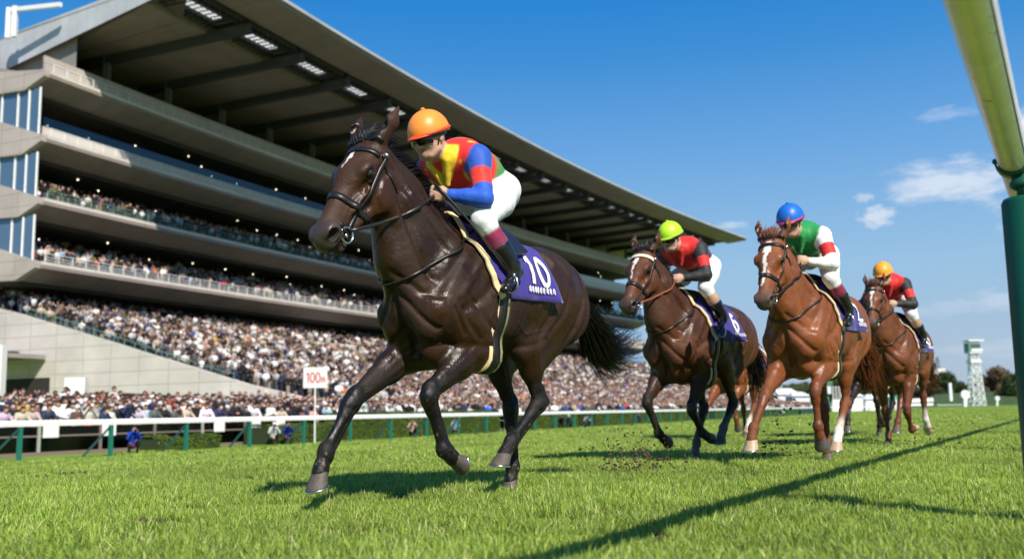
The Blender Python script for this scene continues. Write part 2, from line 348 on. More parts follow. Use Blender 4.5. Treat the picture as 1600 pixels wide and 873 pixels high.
if 'nograss' not in QUICK:
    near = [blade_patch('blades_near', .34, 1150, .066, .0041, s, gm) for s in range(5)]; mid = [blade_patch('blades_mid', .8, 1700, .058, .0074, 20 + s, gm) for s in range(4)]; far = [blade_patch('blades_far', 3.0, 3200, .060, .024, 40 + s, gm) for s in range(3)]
    def sc_of(P, lo=.6, hi=1.35):
        P = np.array(P); return np.clip(.93 + .22 * np.sin(P[:, 0] * 2.1 + 1.3 * np.sin(P[:, 1] * 1.7)) * np.cos(P[:, 1] * 1.3) + np.random.RandomState(1).normal(0, .13, len(P)), lo, hi)
    P1 = grid_pts(2.2, 9.0, .22); P2 = grid_pts(9.0, 24.0, .52, seed=5); P3 = grid_pts(24.0, 110.0, 2.0, seed=6)
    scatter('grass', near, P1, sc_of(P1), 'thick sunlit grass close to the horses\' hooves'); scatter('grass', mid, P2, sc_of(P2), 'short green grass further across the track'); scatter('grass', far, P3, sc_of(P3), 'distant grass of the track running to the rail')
# ---------------------------------------------------------------- grandstand
_S = np.linspace(-60, 200, 2601); _az = np.radians(22.5 + 11.5 / 142 * np.clip(_S, 0, 150)); _dx, _dy = np.sin(_az), np.cos(_az)
_X = np.concatenate([[0], np.cumsum((_dx[1:] + _dx[:-1]) * .05)]); _Y = np.concatenate([[0], np.cumsum((_dy[1:] + _dy[:-1]) * .05)]); _i = int(np.argmin(abs(_S))); _X += -40.7 - _X[_i]; _Y += 82.8 - _Y[_i]
def SP(s, w, z=0.):
    """point of the stand: s along its gently bent front, w out towards the track, z up"""
    a = R_(22.5 + 11.5 / 142 * min(max(s, 0), 150)); return Vector((float(np.interp(s, _S, _X)) + w * math.cos(a), float(np.interp(s, _S, _Y)) - w * math.sin(a), z))
def s_az(s): return 22.5 + 11.5 / 142 * min(max(s, 0), 150)
def panel_mat(name, col, pu=2.4, pv=1.2, rough=.55, dark=.45):
    if name in _MATS: return _MATS[name]
    m = mat(name, col, rough=rough, noise=.17, nscale=.30, bump=.05, bscale=8); t = m.node_tree; L = t.links.new; p = t.nodes['Principled BSDF']; uv = t.nodes.new('ShaderNodeUVMap'); br = t.nodes.new('ShaderNodeTexBrick')
    br.offset = 0; br.inputs['Scale'].default_value = 1; br.inputs['Brick Width'].default_value = pu; br.inputs['Row Height'].default_value = pv; br.inputs['Mortar Size'].default_value = .022; br.inputs['Mortar Smooth'].default_value = .1
    br.inputs['Color1'].default_value = (1, 1, 1, 1); br.inputs['Color2'].default_value = (.93, .93, .93, 1); br.inputs['Mortar'].default_value = (dark, dark, dark, 1); L(uv.outputs[0], br.inputs['Vector'])
    old = p.inputs['Base Color'].links[0].from_socket; mx = t.nodes.new('ShaderNodeMix'); mx.data_type = 'RGBA'; mx.blend_type = 'MULTIPLY'; mx.inputs[0].default_value = 1; L(old, mx.inputs[6]); L(br.outputs['Color'], mx.inputs[7]); L(mx.outputs[2], p.inputs['Base Color']); return m
def sweep(name, prof, s0, s1, m, parent, step=4.0, caps=True, closed=True, skew=False):
    n = max(2, int(abs(s1 - s0) / step) + 1); SS = np.linspace(s0, s1, n); k = len(prof); V = [SP(max(s, s0 + (18.6 - w) * .172) if skew and i_ == 0 else max(s, s0 + (18.6 - w) * .172) if skew else s, w, z) for i_, s in enumerate(SS) for (w, z) in prof]; F = []; UV = []
    arc = [0.]
    for i in range(k): a, b_ = prof[i], prof[(i + 1) % k]; arc.append(arc[-1] + math.hypot(a[0] - b_[0], a[1] - b_[1]))
    for i in range(n - 1):
        for j in range(k if closed else k - 1):
            jj = (j + 1) % k; F.append((i * k + j, i * k + jj, (i + 1) * k + jj, (i + 1) * k + j)); UV += [(SS[i], arc[j]), (SS[i], arc[j + 1]), (SS[i + 1], arc[j + 1]), (SS[i + 1], arc[j])]
    if caps and closed:
        for i, o in ((0, 1), (n - 1, -1)): 
            q = [i * k + j for j in range(k)][::-o]; F.append(tuple(q)); UV += [(prof[a % k][0], prof[a % k][1]) for a in q]
    me = bpy.data.meshes.new(name); me.from_pydata([tuple(v) for v in V], [], F); uvl = me.uv_layers.new(name='UVMap'); uvl.data.foreach_set('uv', np.array(UV, np.float32).ravel())
    return link_mesh(name, me, parent, m)
st = empty('grandstand', SP(0, 0, 0)); tag(st, 'long grey grandstand with four packed tiers under a wide cantilevered roof', 'grandstand')
st_inv = Matrix.Translation(-Vector(st.location))
def stand_fix():
    for c in st.children:
        if c.type == 'MESH' and 'done' not in c: c.data.transform(st_inv); c['done'] = 1
        for c2 in c.children:
            if c2.type == 'MESH' and 'done' not in c2: c2.data.transform(st_inv); c2['done'] = 1
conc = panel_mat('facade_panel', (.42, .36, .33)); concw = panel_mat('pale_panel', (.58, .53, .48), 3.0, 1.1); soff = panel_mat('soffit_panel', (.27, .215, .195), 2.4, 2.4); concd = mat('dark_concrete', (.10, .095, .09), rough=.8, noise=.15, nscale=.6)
ceil_m = mat('ceiling_shade', (.055, .048, .040), rough=.8, noise=.2, nscale=.5)  # shade under the tiers is put into this dark ceiling colour
inner = mat('interior_shade', (.022, .021, .021), rough=.8); roofm = panel_mat('roof_panel', (.40, .40, .39), 3.2, 6.0, .4); steelm = mat('dark_steel', (.045, .045, .048), rough=.5); cold = mat('column_grey', (.11, .105, .10), rough=.7)  # inner: near-black colour carries the shade inside the stand
glass = mat('tinted_glass', (.10, .17, .26), rough=.06, spec=.8, metal=.35); frost = mat('skylight', (.75, .75, .78), rough=.6); rail_m = mat('handrail_white', (.75, .75, .74), rough=.4)
glassb = bpy.data.materials.new('balustrade_glass'); glassb.use_nodes = True; _t = glassb.node_tree; _g = _t.nodes.new('ShaderNodeBsdfGlossy'); _g.inputs['Roughness'].default_value = .05; _tr = _t.nodes.new('ShaderNodeBsdfTransparent'); _tr.inputs[0].default_value = (.45, .62, .70, 1); _m = _t.nodes.new('ShaderNodeMixShader'); _m.inputs[0].default_value = .07
_t.links.new(_tr.outputs[0], _m.inputs[1]); _t.links.new(_g.outputs[0], _m.inputs[2]); _t.links.new(_m.outputs[0], _t.nodes['Material Output'].inputs['Surface'])
SL = 147.0; TIERS = [14.0, 19.6, 25.2, 31.1]
for k, z in enumerate(TIERS):
    rise = 3.0 if k < 2 else (1.2 if k == 2 else 2.2)
    sweep('floor_slab', [(0, z - .30), (0, z + .22), (-.18, z + .22), (-.18, z - .05), (-.9, z), (-8.5, z + rise), (-14.5, z + rise), (-14.5, z + rise - .4), (-3.2, z - 1.15), (-2.3, z - 1.25)], 0, SL, soff, st)
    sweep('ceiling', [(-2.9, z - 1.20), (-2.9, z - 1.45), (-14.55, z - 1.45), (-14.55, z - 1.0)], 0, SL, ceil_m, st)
    # bright lip strip, a proud metal edge
    sweep('lip', [(.03, z - .02), (.03, z + .30), (-.22, z + .30), (-.22, z + .24), (.004, z + .24), (.004, z - .02)], -.05, SL, concw, st)
    # balustrade with posts
    b = MB(); sst = np.arange(.5, SL, 1.5)
    for s in sst: b.beam(SP(s, -.10, z + .3), SP(s, -.10, z + 1.05), .05, .05)
    for hh in (1.05, .75, .5):
        for a, c in zip(sst[:-1:2], sst[2::2]): b.beam(SP(a, -.10, z + hh), SP(c, -.10, z + hh), .04, .045)
    b.build('balustrade', rail_m if k != 1 else mat('rail_green', (.10, .22, .17), rough=.5), st)
    top = TIERS[k + 1] - 1.45 if k < 3 else 36.6
    # columns and the glazed end bay
    for i, s in enumerate(np.arange(9.7, SL, 8.45)):
        w = -9.5 if k < 3 else -3.4
        if k == 3 or i % 2 == 0 or True:
            b = MB(); z0 = z + rise - .1 if k < 3 else z + .8; b.beam(SP(s, w, z0), SP(s, w, top + .05), .9 if k < 3 else .7, .9 if k < 3 else .55, up=(1, 0, 0)); b.build('column', cold, st)
# end wall with windows (the end that faces the camera)
for k, z in enumerate(TIERS):
    zt = TIERS[k + 1] - 1.6 if k < 3 else 36.6
    b = MB(); P = [(-.02, z - .30), (-.02, z + .22), (-.5, z + .25)]
    up = {0: (-5, 15.8), 1: (-5, 21.5), 2: (-5.8, 27.5), 3: (-6.0, 32.0)}[k]
    prof = [(0, z + .24), (up[0], up[1]), (-16, up[1] + 1.6), (-16, z - 1.0), (up[0], z - 1.2), (-2.3, z - 1.3), (0, z - .32)]
    sweep('end_wall', prof, -.6, .05, conc, st)
    if k < 3:
        gz0 = up[1]; b = MB()
        for wa, wb in ((-.7, -1.9), (-2.0, -3.2), (-3.4, -5.2), (-5.4, -7.2), (-7.4, -9.2), (-9.4, -11.2)):
            f0 = lambda w: (z + .24) + (gz0 - z - .24) * min(1, w / up[0]) + (1.6 / (16 + up[0])) * max(0, up[0] - w)
            v = [SP(-.25, wa, f0(wa)), SP(-.25, wb, f0(wb)), SP(-.25, wb, zt + .4), SP(-.25, wa, zt + .4)]; b.add(v, [(0, 1, 2, 3)])
        b.build('window', glass, st)
        b = MB()
        for w in (-.65, -1.95, -3.3, -5.3, -7.3, -9.3): b.beam(SP(-.3, w, f0(w) - .1), SP(-.3, w, zt + .4), .14, .16, up=(0, 1, 0))
        b.build('window_frame', rail_m, st)
EW = lambda w, z: SP(.3 + (18.6 - w) * .172, w, z)
b = MB(); b.add([EW(-.9, 31.0), EW(-15, 31.0), EW(-15, 36.5), EW(-.9, 36.5)], [(0, 1, 2, 3)]); b.add([SP(-.3, -.4, 31.5), SP(-.3, -15, 32.6), EW(-15, 32.6), EW(-.4, 31.5)], [(0, 1, 2, 3)]); b.build('end_wall', concw, st)
b = MB(); b.add([SP(-.45, -6.2, 31.5), SP(-.45, -40, 31.5), SP(-.45, -40, 0), SP(-.45, -14.5, 0), SP(-.45, -14.5, 31.5)], [(0, 4, 3, 2, 1)]); b.build('end_wall', conc, st)
# back of the tiers
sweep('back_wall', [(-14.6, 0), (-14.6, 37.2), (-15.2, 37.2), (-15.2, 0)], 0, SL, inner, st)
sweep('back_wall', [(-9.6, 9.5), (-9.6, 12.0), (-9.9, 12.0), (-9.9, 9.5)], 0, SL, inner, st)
# terrace wall of the top tier, club boxes of the third
sweep('parapet', [(-.85, 31.2), (-1.0, 33.1), (-1.25, 33.1), (-1.1, 31.2)], .3, SL, conc, st)
sweep('parapet', [(-.75, 25.3), (-.75, 26.5), (-1.0, 26.5), (-1.0, 25.3)], .3, 47, concw, st); sweep('glass_balustrade', [(-.85, 26.5), (-.85, 27.4), (-.88, 27.4), (-.88, 26.5)], .3, 47, glassb, st)
sweep('parapet', [(-.75, 25.3), (-.75, 26.5), (-1.0, 26.5), (-1.0, 25.3)], 63, SL, concw, st); sweep('glass_balustrade', [(-.85, 26.5), (-.85, 27.4), (-.88, 27.4), (-.88, 26.5)], 63, SL, glassb, st)
bl = mat('sign_blue', (.035, .075, .12), rough=.5)
for q in range(4):
    s0 = 50 + q * 3.1; o = sweep('banner', [(-.25, 25.5), (-.25, 26.4), (-.33, 26.4), (-.33, 25.5)], s0, s0 + 2.9, bl, st, 2.9)
    b = MB(); rr = random.Random(q)
    for j in range(7): x = s0 + .35 + j * .33; b.beam(SP(x, -.22, 25.75), SP(x, -.22, 26.1 + .08 * rr.random()), .05, .03, up=(0, 0, 1)); b.beam(SP(x, -.22, 25.95), SP(x + .18, -.22, 25.8 + .3 * rr.random()), .05, .03)
    b.build('banner_writing', rail_m, o)
# glazed far bays of each storey
for k, z in enumerate([8.3] + TIERS[:2]):
    top = ([14.0] + TIERS)[k] - 1.6 if k == 0 else TIERS[k] - 1.9; b = MB(); zz = z + .3
    for s in np.arange(SL - 13, SL - .5, 1.6): b.add([SP(s + .06, -.9, zz), SP(s + 1.5, -.9, zz), SP(s + 1.5, -.9, top), SP(s + .06, -.9, top)], [(0, 1, 2, 3)])
    b.build('window', mat('sky_glass', (.35, .52, .68), rough=.08, metal=.6), st)  # pale blue pane colour stands in for sky seen through the glass
sweep('club_front', [(-.30, 25.6), (-.30, 27.2), (-.5, 27.2), (-.5, 25.6)], 96, SL, mat('club_white', (.55, .57, .60), rough=.5), st)
# roof: front overhang, skylight band, inner soffit, deep end fascia
ZR = 36.6; RE = 161.0
sweep('roof', [(18.3, ZR + .95), (18.3, ZR + 1.25), (14.0, ZR + 1.35), (13.9, ZR + 1.1), (14.0, ZR + .72)], -.2, RE, soff, st, skew=True)
sweep('roof', [(18.6, ZR + 1.25), (18.6, ZR + 1.55), (9.5, ZR + 1.62), (-26, ZR + 1.9), (-26, ZR + 1.6), (9.5, ZR + 1.36)], -.4, RE + .2, roofm, st, skew=True)
sweep('ceiling_panel', [(9.4, ZR), (9.4, ZR + .9), (-15, ZR + .9), (-15, ZR)], .1, RE - .5, soff, st, skew=True)
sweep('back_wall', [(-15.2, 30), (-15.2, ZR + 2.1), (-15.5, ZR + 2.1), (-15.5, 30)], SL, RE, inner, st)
SK = lambda w, z: SP(-.45 + (18.6 - w) * .172, w, z)
b = MB(); b.add([SK(18.6, ZR + 1.57), SK(18.6, ZR + .9), SK(17.6, ZR + .4), SK(-13, 34.75), SK(-26, 34.1), SK(-26, ZR + 1.95), SK(-13, ZR + 1.85)], [(0, 1, 2, 3, 4, 5, 6)])
o = b.build('roof_fascia', panel_mat('fascia_panel', (.47, .48, .50), 1.4, 30, .45, .7), st); uvl = o.data.uv_layers.new(name='UVMap')
for li, w in enumerate([18.6, 18.6, 17.6, -13, -26, -26, -13]): uvl.data[li].uv = (w, 1)
b = MB(); b.add([SK(17.6, ZR + .42), SK(-13, 34.77), SK(-15, 34.67), SP(9.0, -15, ZR - .02), SP(6.0, 9.4, ZR - .02), SP(1.6, 14.1, ZR + .68)], [(0, 1, 2, 3, 4, 5)]); b.build('ceiling_panel', soff, st)
sweep('truss_shade_sheet', [(9.42, ZR + 1.05), (9.42, ZR + 1.2), (13.88, ZR + 1.15), (13.88, ZR + 1.0)], .3, RE - .6, inner, st, skew=True)  # added dark sheet, its colour stands in for shade above the trusses
bx = np.arange(9.7, RE - 2, 8.45)
for i, s in enumerate(bx):
    b = MB(); b.beam(SP(s, 14.05, ZR - .25), SP(s, -7.5, ZR - .45), .75, .8); b.build('roof_beam', steelm, st)
for i, s in enumerate(np.concatenate([[1.2], bx[:-1]])):
    s1 = bx[i] if i < len(bx) else s + 8; b = MB()
    for w in (10.0, 10.9, 12.9, 13.6): b.beam(SP(s + .4, w, ZR + .55), SP(s1 - .4, w, ZR + .55), .16, .32)
    for q in np.arange(s + .8, s1 - .5, .75): b.beam(SP(q, 9.6, ZR + .35), SP(q, 13.9, ZR + .35), .07, .10)
    o = b.build('truss', steelm, st)
    L0 = s1 - s; b = MB()
    for w in (11.0, 11.35, 11.7):
        for q in range(6):
            a = s + L0 * .30 + q * L0 * .095; b.beam(SP(a, w, ZR + .80), SP(a + L0 * .085, w, ZR + .80), .15, .05)
    b.build('skylight_louvre', mat('louvre_glow', (.95, .97, 1.0), rough=.5, emit=.75), o)  # emission stands in for daylight coming through the skylight band
# lamps under the ceilings
rl = random.Random(8); lampm = mat('ceiling_lamp', (1.0, .86, .62), emit=5.)
for k, z in enumerate(TIERS[1:]):
    for i in range(30):
        s = 3 + i * 4.7 + rl.uniform(-.8, .8); b = MB(); b.ell(SP(s, rl.choice((-4.5, -6.5, -8.6)), z - 1.52), (.06, .06, .05), None, 8, 5); b.build('ceiling_lamp', lampm, st)
# lower stand: raked concrete terrace and its side wall
def rake_z(w): return 9.0 - .295 * w if w < 20.5 else 2.95
sweep('terrace', [(-9.8, 11.9), (20.5, 2.95), (20.5, 0), (-9.8, 0)], 0, SL + 4, concd, st)
sweep('side_wall', [(-1.5, 9.75), (22.5, 3.05), (34, .55), (34, -.6), (-16, -.6), (-16, 13.0)], -.7, -.1, concw, st)
b = MB()
for w in np.arange(-1, 22, 1.1): b.beam(SP(-.3, w, rake_z(w) + .2), SP(-.3, w, rake_z(w) + 1.05), .05, .05); 
for w in np.arange(-1, 21, 1.1): b.beam(SP(-.3, w, rake_z(w) + 1.0), SP(-.3, w + 1.1, rake_z(w + 1.1) + 1.0), .06, .06); b.beam(SP(-.3, w, rake_z(w) + .55), SP(-.3, w + 1.1, rake_z(w + 1.1) + .55), .035, .035)
b.build('side_railing', mat('rail_green', (.10, .22, .17), rough=.5), st)
for (s, w, ls, lw, hh) in [(31, 4, 13, 2.6, 1.5), (74, 8, 14, 2.6, 1.5), (118, 10, 14, 2.6, 1.5), (40, -3, 10, 2.2, 1.3)]:
    z0 = rake_z(w); sweep('stairwell_wall', [(w + lw / 2, z0 - 1.2), (w + lw / 2, z0 + .75), (w + lw / 2 - .3, z0 + .75), (w - lw / 2 + .3, z0 + hh), (w - lw / 2, z0 + hh), (w - lw / 2, z0 - .6)], s, s + ls, concw, st)
# entrance under the side wall: flat dark sheets painted as shaded openings, canopy and white posts
b = MB(); b.add([SP(-.75, w, z) for w, z in ((-9, -.6), (2.5, -.6), (2.5, 4.2), (-9, 4.2))], [(0, 1, 2, 3)]); b.add([SP(-.75, w, z) for w, z in ((7.5, -.6), (17, -.6), (17, 2.3), (7.5, 2.9))], [(0, 1, 2, 3)]); b.build('entrance', inner, st)
b = MB(); b.beam(SP(-3.6, -8, 5.9), SP(-3.6, 2.0, 5.9), 5.5, .35, up=(0, 0, 1)); b.build('canopy', concw, st)
b = MB(); b.beam(SP(-3.4, -8, 6.35), SP(-3.4, -1.0, 6.35), 5.0, .3, up=(0, 0, 1)); b.build('canopy', steelm, st)
for w in (-.6, 2.4):
    b = MB(); b.beam(SP(-5.6, w, -.6), SP(-5.6, w, 6.6), .8, .8, up=(1, 0, 0)); b.build('canopy_post', mat('post_white', (.72, .72, .72), rough=.5), st)
b = MB(); b.box(SP(-2.5, 7.4, 3.3), (1.5, 1.5, 1.3), R_(10)); b.build('kiosk', mat('post_white', (.72, .72, .72)), st)
# white mast frame on the roof
b = MB(); A = SP(2.5, -5.2, 36.5); 
for w in (-7.9, -7.1): b.beam(SP(2, w, 36.5), SP(2, w, 39.5), .42, .42, up=(1, 0, 0))
b.beam(SP(2, -8.1, 39.3), SP(2, -1.3, 38.6), .3, .4); b.build('roof_mast', mat('post_white', (.72, .72, .72)), st)
stand_fix()
# ---------------------------------------------------------------- rails, barrier, hedges, sign
white_p = mat('rail_white', (.80, .80, .79), rough=.35, spec=.5, noise=.04, nscale=1.5); green_p = mat('rail_post_green', (.012, .15, .105), rough=.4); greend = mat('brace_green', (.008, .055, .045), rough=.5)
ALU = bpy.data.materials.new('near_rail'); ALU.use_nodes = True
def near_rail_mat():
    m = mat('near_rail_metal', (.80, .68, .60), rough=.26, metal=.0, spec=.5, noise=.12, nscale=9, bump=.06, bscale=60, bdist=.003); t = m.node_tree; L = t.links.new; p = t.nodes['Principled BSDF']; tcn = [x for x in t.nodes if x.type == 'TEX_COORD'][0]
    n = t.nodes.new('ShaderNodeTexNoise'); n.inputs['Scale'].default_value = 26; n.inputs['Detail'].default_value = 9; L(tcn.outputs['Object'], n.inputs['Vector']); r = t.nodes.new('ShaderNodeValToRGB'); r.color_ramp.elements[0].position = .66; r.color_ramp.elements[0].color = (0, 0, 0, 1); r.color_ramp.elements[1].position = .74; r.color_ramp.elements[1].color = (1, 1, 1, 1)
    L(n.outputs['Fac'], r.inputs[0]); old = p.inputs['Base Color'].links[0].from_socket; mx = t.nodes.new('ShaderNodeMix'); mx.data_type = 'RGBA'; L(r.outputs[0], mx.inputs[0]); L(old, mx.inputs[6]); mx.inputs[7].default_value = (.16, .15, .06, 1); L(mx.outputs[2], p.inputs['Base Color']); return m
def rail_xy(t):
    """centre line of the far rail; straight, then bending right"""
    if t <= 235: return RAIL0 + RD * t
    Rb = 330.; a = (t - 235) / Rb; c = RAIL0 + RD * 235 + RN * Rb; return c - RN * Rb * math.cos(a) + RD * Rb * math.sin(a)
rr_ = empty('running_rail', (*rail_xy(0), -.64)); tag(rr_, 'long white running rail on green braced posts along the far side of the turf', 'rail')
def loc_fix(root):
    M = Matrix.Translation(-Vector(root.location))
    def go(o):
        for c in o.children:
            if c.type == 'MESH' and 'done' not in c: c.data.transform(M); c['done'] = 1
            go(c)
    go(root)
b = MB(); pts = [(*rail_xy(t), .455) for t in list(np.arange(-9, 235, 12)) + list(np.arange(235, 900, 14))]
prof = [(-.07, -.08), (.07, -.08), (.08, .03), (.05, .095), (-.05, .095), (-.08, .03)]
V = []; 
for i, p in enumerate(pts):
    a = Vector(pts[min(i + 1, len(pts) - 1)]) - Vector(pts[max(i - 1, 0)]); a.normalize(); n_ = Vector((a.y, -a.x, 0)); V += [Vector(p) + n_ * u + Vector((0, 0, w)) for u, w in prof]
b.add(V, [(i * 6 + j, i * 6 + (j + 1) % 6, (i + 1) * 6 + (j + 1) % 6, (i + 1) * 6 + j) for i in range(len(pts) - 1) for j in range(6)] + [tuple(range(6))]); b.build('rail', white_p, rr_)
for k in range(48):
    t = -2.65 + 3.35 * k; q = rail_xy(t); b = MB(); b.beam((*q, -.68), (*q, .36), .11, .11, up=(RD[0], RD[1], 0)); po = b.build('post', green_p, rr_)
    q2 = q - RD * .85 - RN * .32; b = MB(); b.beam((*q2, -.66), (q[0] - RD[0] * .05, q[1] - RD[1] * .05, .30), .085, .05); b.build('brace', greend, po)
loc_fix(rr_)
# near rail, overhead on the right
NA = R_(29.95); ND = Vector((math.sin(NA), math.cos(NA), 0)); NP = Vector((2.026, 3.809, 1.45)); nr = empty('running_rail', (NP.x, NP.y, 0)); tag(nr, 'weathered white rail on a green sleeved post towering at the right edge', 'rail', None)
b = MB(); b.tube([NP + ND * t for t in (-9, -4, -1, 0, 2, 6, 20, 60, 160)], .0577, 32); b.build('rail', near_rail_mat(), nr, True)
b = MB(); sd_ = ND.cross(Vector((0, 0, 1))); b.beam(NP - ND * 9 + Vector((sd_.x * .0485, sd_.y * .0485, -.0325)), NP + ND * 60 + Vector((sd_.x * .0485, sd_.y * .0485, -.0325)), .004, .004); b.build('seam', mat('seam_dark', (.08, .08, .07), rough=.5), nr)
gsl = mat('sleeve_green', (.004, .080, .048), rough=.42, spec=.4, noise=.12, nscale=5)
for k in (-1, 0, 1, 2, 3):
    q = NP + ND * (k * 6.0) + sd_ * .036; b = MB(); b.tube([(q.x, q.y, z) for z in (-.02, .02, 1.272, 1.288)], [.100, .100, .094, .086], 28); s_ = b.build('post_sleeve', gsl, nr, True)
    b = MB(); b.tube([(q.x, q.y, 1.275), (q.x, q.y, 1.345), (q.x - sd_.x * .02, q.y - sd_.y * .02, 1.39)], .035, 14); b.ell((q.x - sd_.x * .01, q.y - sd_.y * .01, 1.348), (.05, .05, .03))
    c = NP + ND * (k * 6.0); pts = [c + sd_ * (.0655 * math.cos(a)) + Vector((0, 0, .0655 * math.sin(a))) for a in np.linspace(R_(178), R_(362), 16)]; b.ribbon(pts, .10, [(p - c).normalized() for p in pts], .008)
    for a in (0, 1):
        pp = pts[-1 if a else 0]; b.ell(pp, (.012, .012, .012), None, 8, 5)
    b.build('bracket', mat('bracket_green', (.008, .075, .05), rough=.35), nr, True)
loc_fix(nr)
# spectators' barrier: posts, a mid rail and tinted glass
tint = bpy.data.materials.new('barrier_glass'); tint.use_nodes = True; _t = tint.node_tree; _g = _t.nodes.new('ShaderNodeBsdfGlossy'); _g.inputs['Roughness'].default_value = .12; _g.inputs[0].default_value = (.7, .7, .7, 1); _tr = _t.nodes.new('ShaderNodeBsdfTransparent'); _tr.inputs[0].default_value = (.10, .12, .085, 1); _m = _t.nodes.new('ShaderNodeMixShader'); _m.inputs[0].default_value = .06
_t.links.new(_tr.outputs[0], _m.inputs[1]); _t.links.new(_g.outputs[0], _m.inputs[2]); _t.links.new(_m.outputs[0], _t.nodes['Material Output'].inputs['Surface'])
br_ = mat('barrier_brown', (.20, .15, .125), rough=.55); BB = 3.6
def bar_xy(t, off=BB): return RAIL0 + RD * t - RN * off
bf = empty('crowd_barrier', (*bar_xy(0), -.62)); tag(bf, 'glass crowd barrier with brown posts below the front row of spectators', 'barrier')
pal = mat('barrier_pale', (.33, .36, .31), rough=.5)
for k in range(34):
    t = -1.0 + k * 2.6; q = bar_xy(t); b = MB(); b.beam((*q, -.64), (*q, .42), .13, .10, up=(RD[0], RD[1], 0)); b.build('post', br_ if k % 3 != 2 else pal, bf)
    q2 = bar_xy(t + 2.6); b = MB(); b.beam((q[0], q[1], .02), (q2[0], q2[1], .02), .05, .06); b.beam((q[0], q[1], .42), (q2[0], q2[1], .42), .09, .05); b.beam((q[0], q[1], -.58), (q2[0], q2[1], -.58), .16, .12); b.build('handrail', br_, bf)
    b = MB(); b.beam((q[0], q[1], -.10), (q2[0], q2[1], -.10), .012, .88); b.build('glass_panel', tint, bf)
loc_fix(bf)
NB = ['white notice board at the left end of the barrier', 'white notice board just right of the first green post', 'white notice board above the bright blue photographer', 'white notice board left of the low hedge', 'white notice board above the right end of the low hedge', 'white notice board left of the crouching photographers', 'white notice board right of the 100m sign']
for k, t in enumerate((-.2, 4.6, 7.1, 12.9, 15.2, 16.9, 21.7)):
    q = bar_xy(t, BB - .12); b = MB(); b.box((q[0], q[1], .16), (.62, .03, .40), -RAZ - R_(90) + R_(0)); b.box((q[0], q[1], .16), (.56, .036, .34), -RAZ - R_(90)); o = b.build('notice_board', white_p); tag(o, NB[k], 'notice', 'white notice boards on the crowd barrier')
# concrete apron under the spectators
ap = MB(); zc = lambda q_: -.64 + max(0, q_ - .3) * .085
rows = [(BB - .1, -.635), (BB + .1, -.63), (4.2, -.58), (13, .20), (26, .30)]
V = [(*bar_xy(t, o_), z_) for t in (-45, -20, 0, 20, 60) for o_, z_ in rows]; k_ = len(rows)
ap.add(V, [(i * k_ + j, (i + 1) * k_ + j, (i + 1) * k_ + j + 1, i * k_ + j + 1) for i in range(4) for j in range(k_ - 1)]); tag(ap.build('pavement', mat('apron_concrete', (.30, .28, .26), rough=.85, noise=.15, nscale=1.5)), None, None, None, 'structure')
# hedges
def leaf_cloud(P, N_, size, seed, up=.4):
    r = np.random.RandomState(seed); n = len(P); d = N_ + r.normal(0, .55, (n, 3)); d /= np.linalg.norm(d, axis=1)[:, None]; u = np.cross(d, r.normal(0, 1, (n, 3))); u /= np.linalg.norm(u, axis=1)[:, None]; v = np.cross(d, u); s = size * r.uniform(.6, 1.35, n)[:, None]
    V = np.stack([P - u * s, P + v * s * .5, P + u * s, P - v * s * .5], 1).reshape(-1, 3); F = np.arange(4 * n).reshape(-1, 4); return V, F
def leaf_mat(name, c0, c1):
    if name in _MATS: return _MATS[name]
    m = mat(name, c0, rough=.6, spec=.25); t = m.node_tree; L = t.links.new; g_ = t.nodes.new('ShaderNodeNewGeometry'); r = t.nodes.new('ShaderNodeValToRGB'); r.color_ramp.elements[0].color = (*c0, 1); r.color_ramp.elements[1].color = (*c1, 1)
    wn_ = t.nodes.new('ShaderNodeTexNoise'); wn_.inputs['Scale'].default_value = .8; L(g_.outputs['Position'], wn_.inputs['Vector']); ad = t.nodes.new('ShaderNodeMath'); ad.operation = 'MULTIPLY_ADD'; L(g_.outputs['Random Per Island'], ad.inputs[0]); ad.inputs[1].default_value = .55
    mr = t.nodes.new('ShaderNodeMapRange'); L(wn_.outputs['Fac'], mr.inputs['Value']); mr.inputs['From Min'].default_value = .35; mr.inputs['From Max'].default_value = .65; mr.inputs['To Max'].default_value = .45; L(mr.outputs[0], ad.inputs[2]); L(ad.outputs[0], r.inputs[0]); L(r.outputs[0], t.nodes['Principled BSDF'].inputs['Base Color'])
    p = t.nodes['Principled BSDF']; tr = t.nodes.new('ShaderNodeBsdfTranslucent'); L(r.outputs[0], tr.inputs[0]); mx = t.nodes.new('ShaderNodeMixShader'); mx.inputs[0].default_value = .25; L(p.outputs[0], mx.inputs[1]); L(tr.outputs[0], mx.inputs[2]); L(mx.outputs[0], t.nodes['Material Output'].inputs['Surface']); return m
hedge_m = leaf_mat('hedge_leaf', (.045, .10, .012), (.15, .21, .025)); dark_in = mat('hedge_inside', (.02, .035, .008), rough=.9)
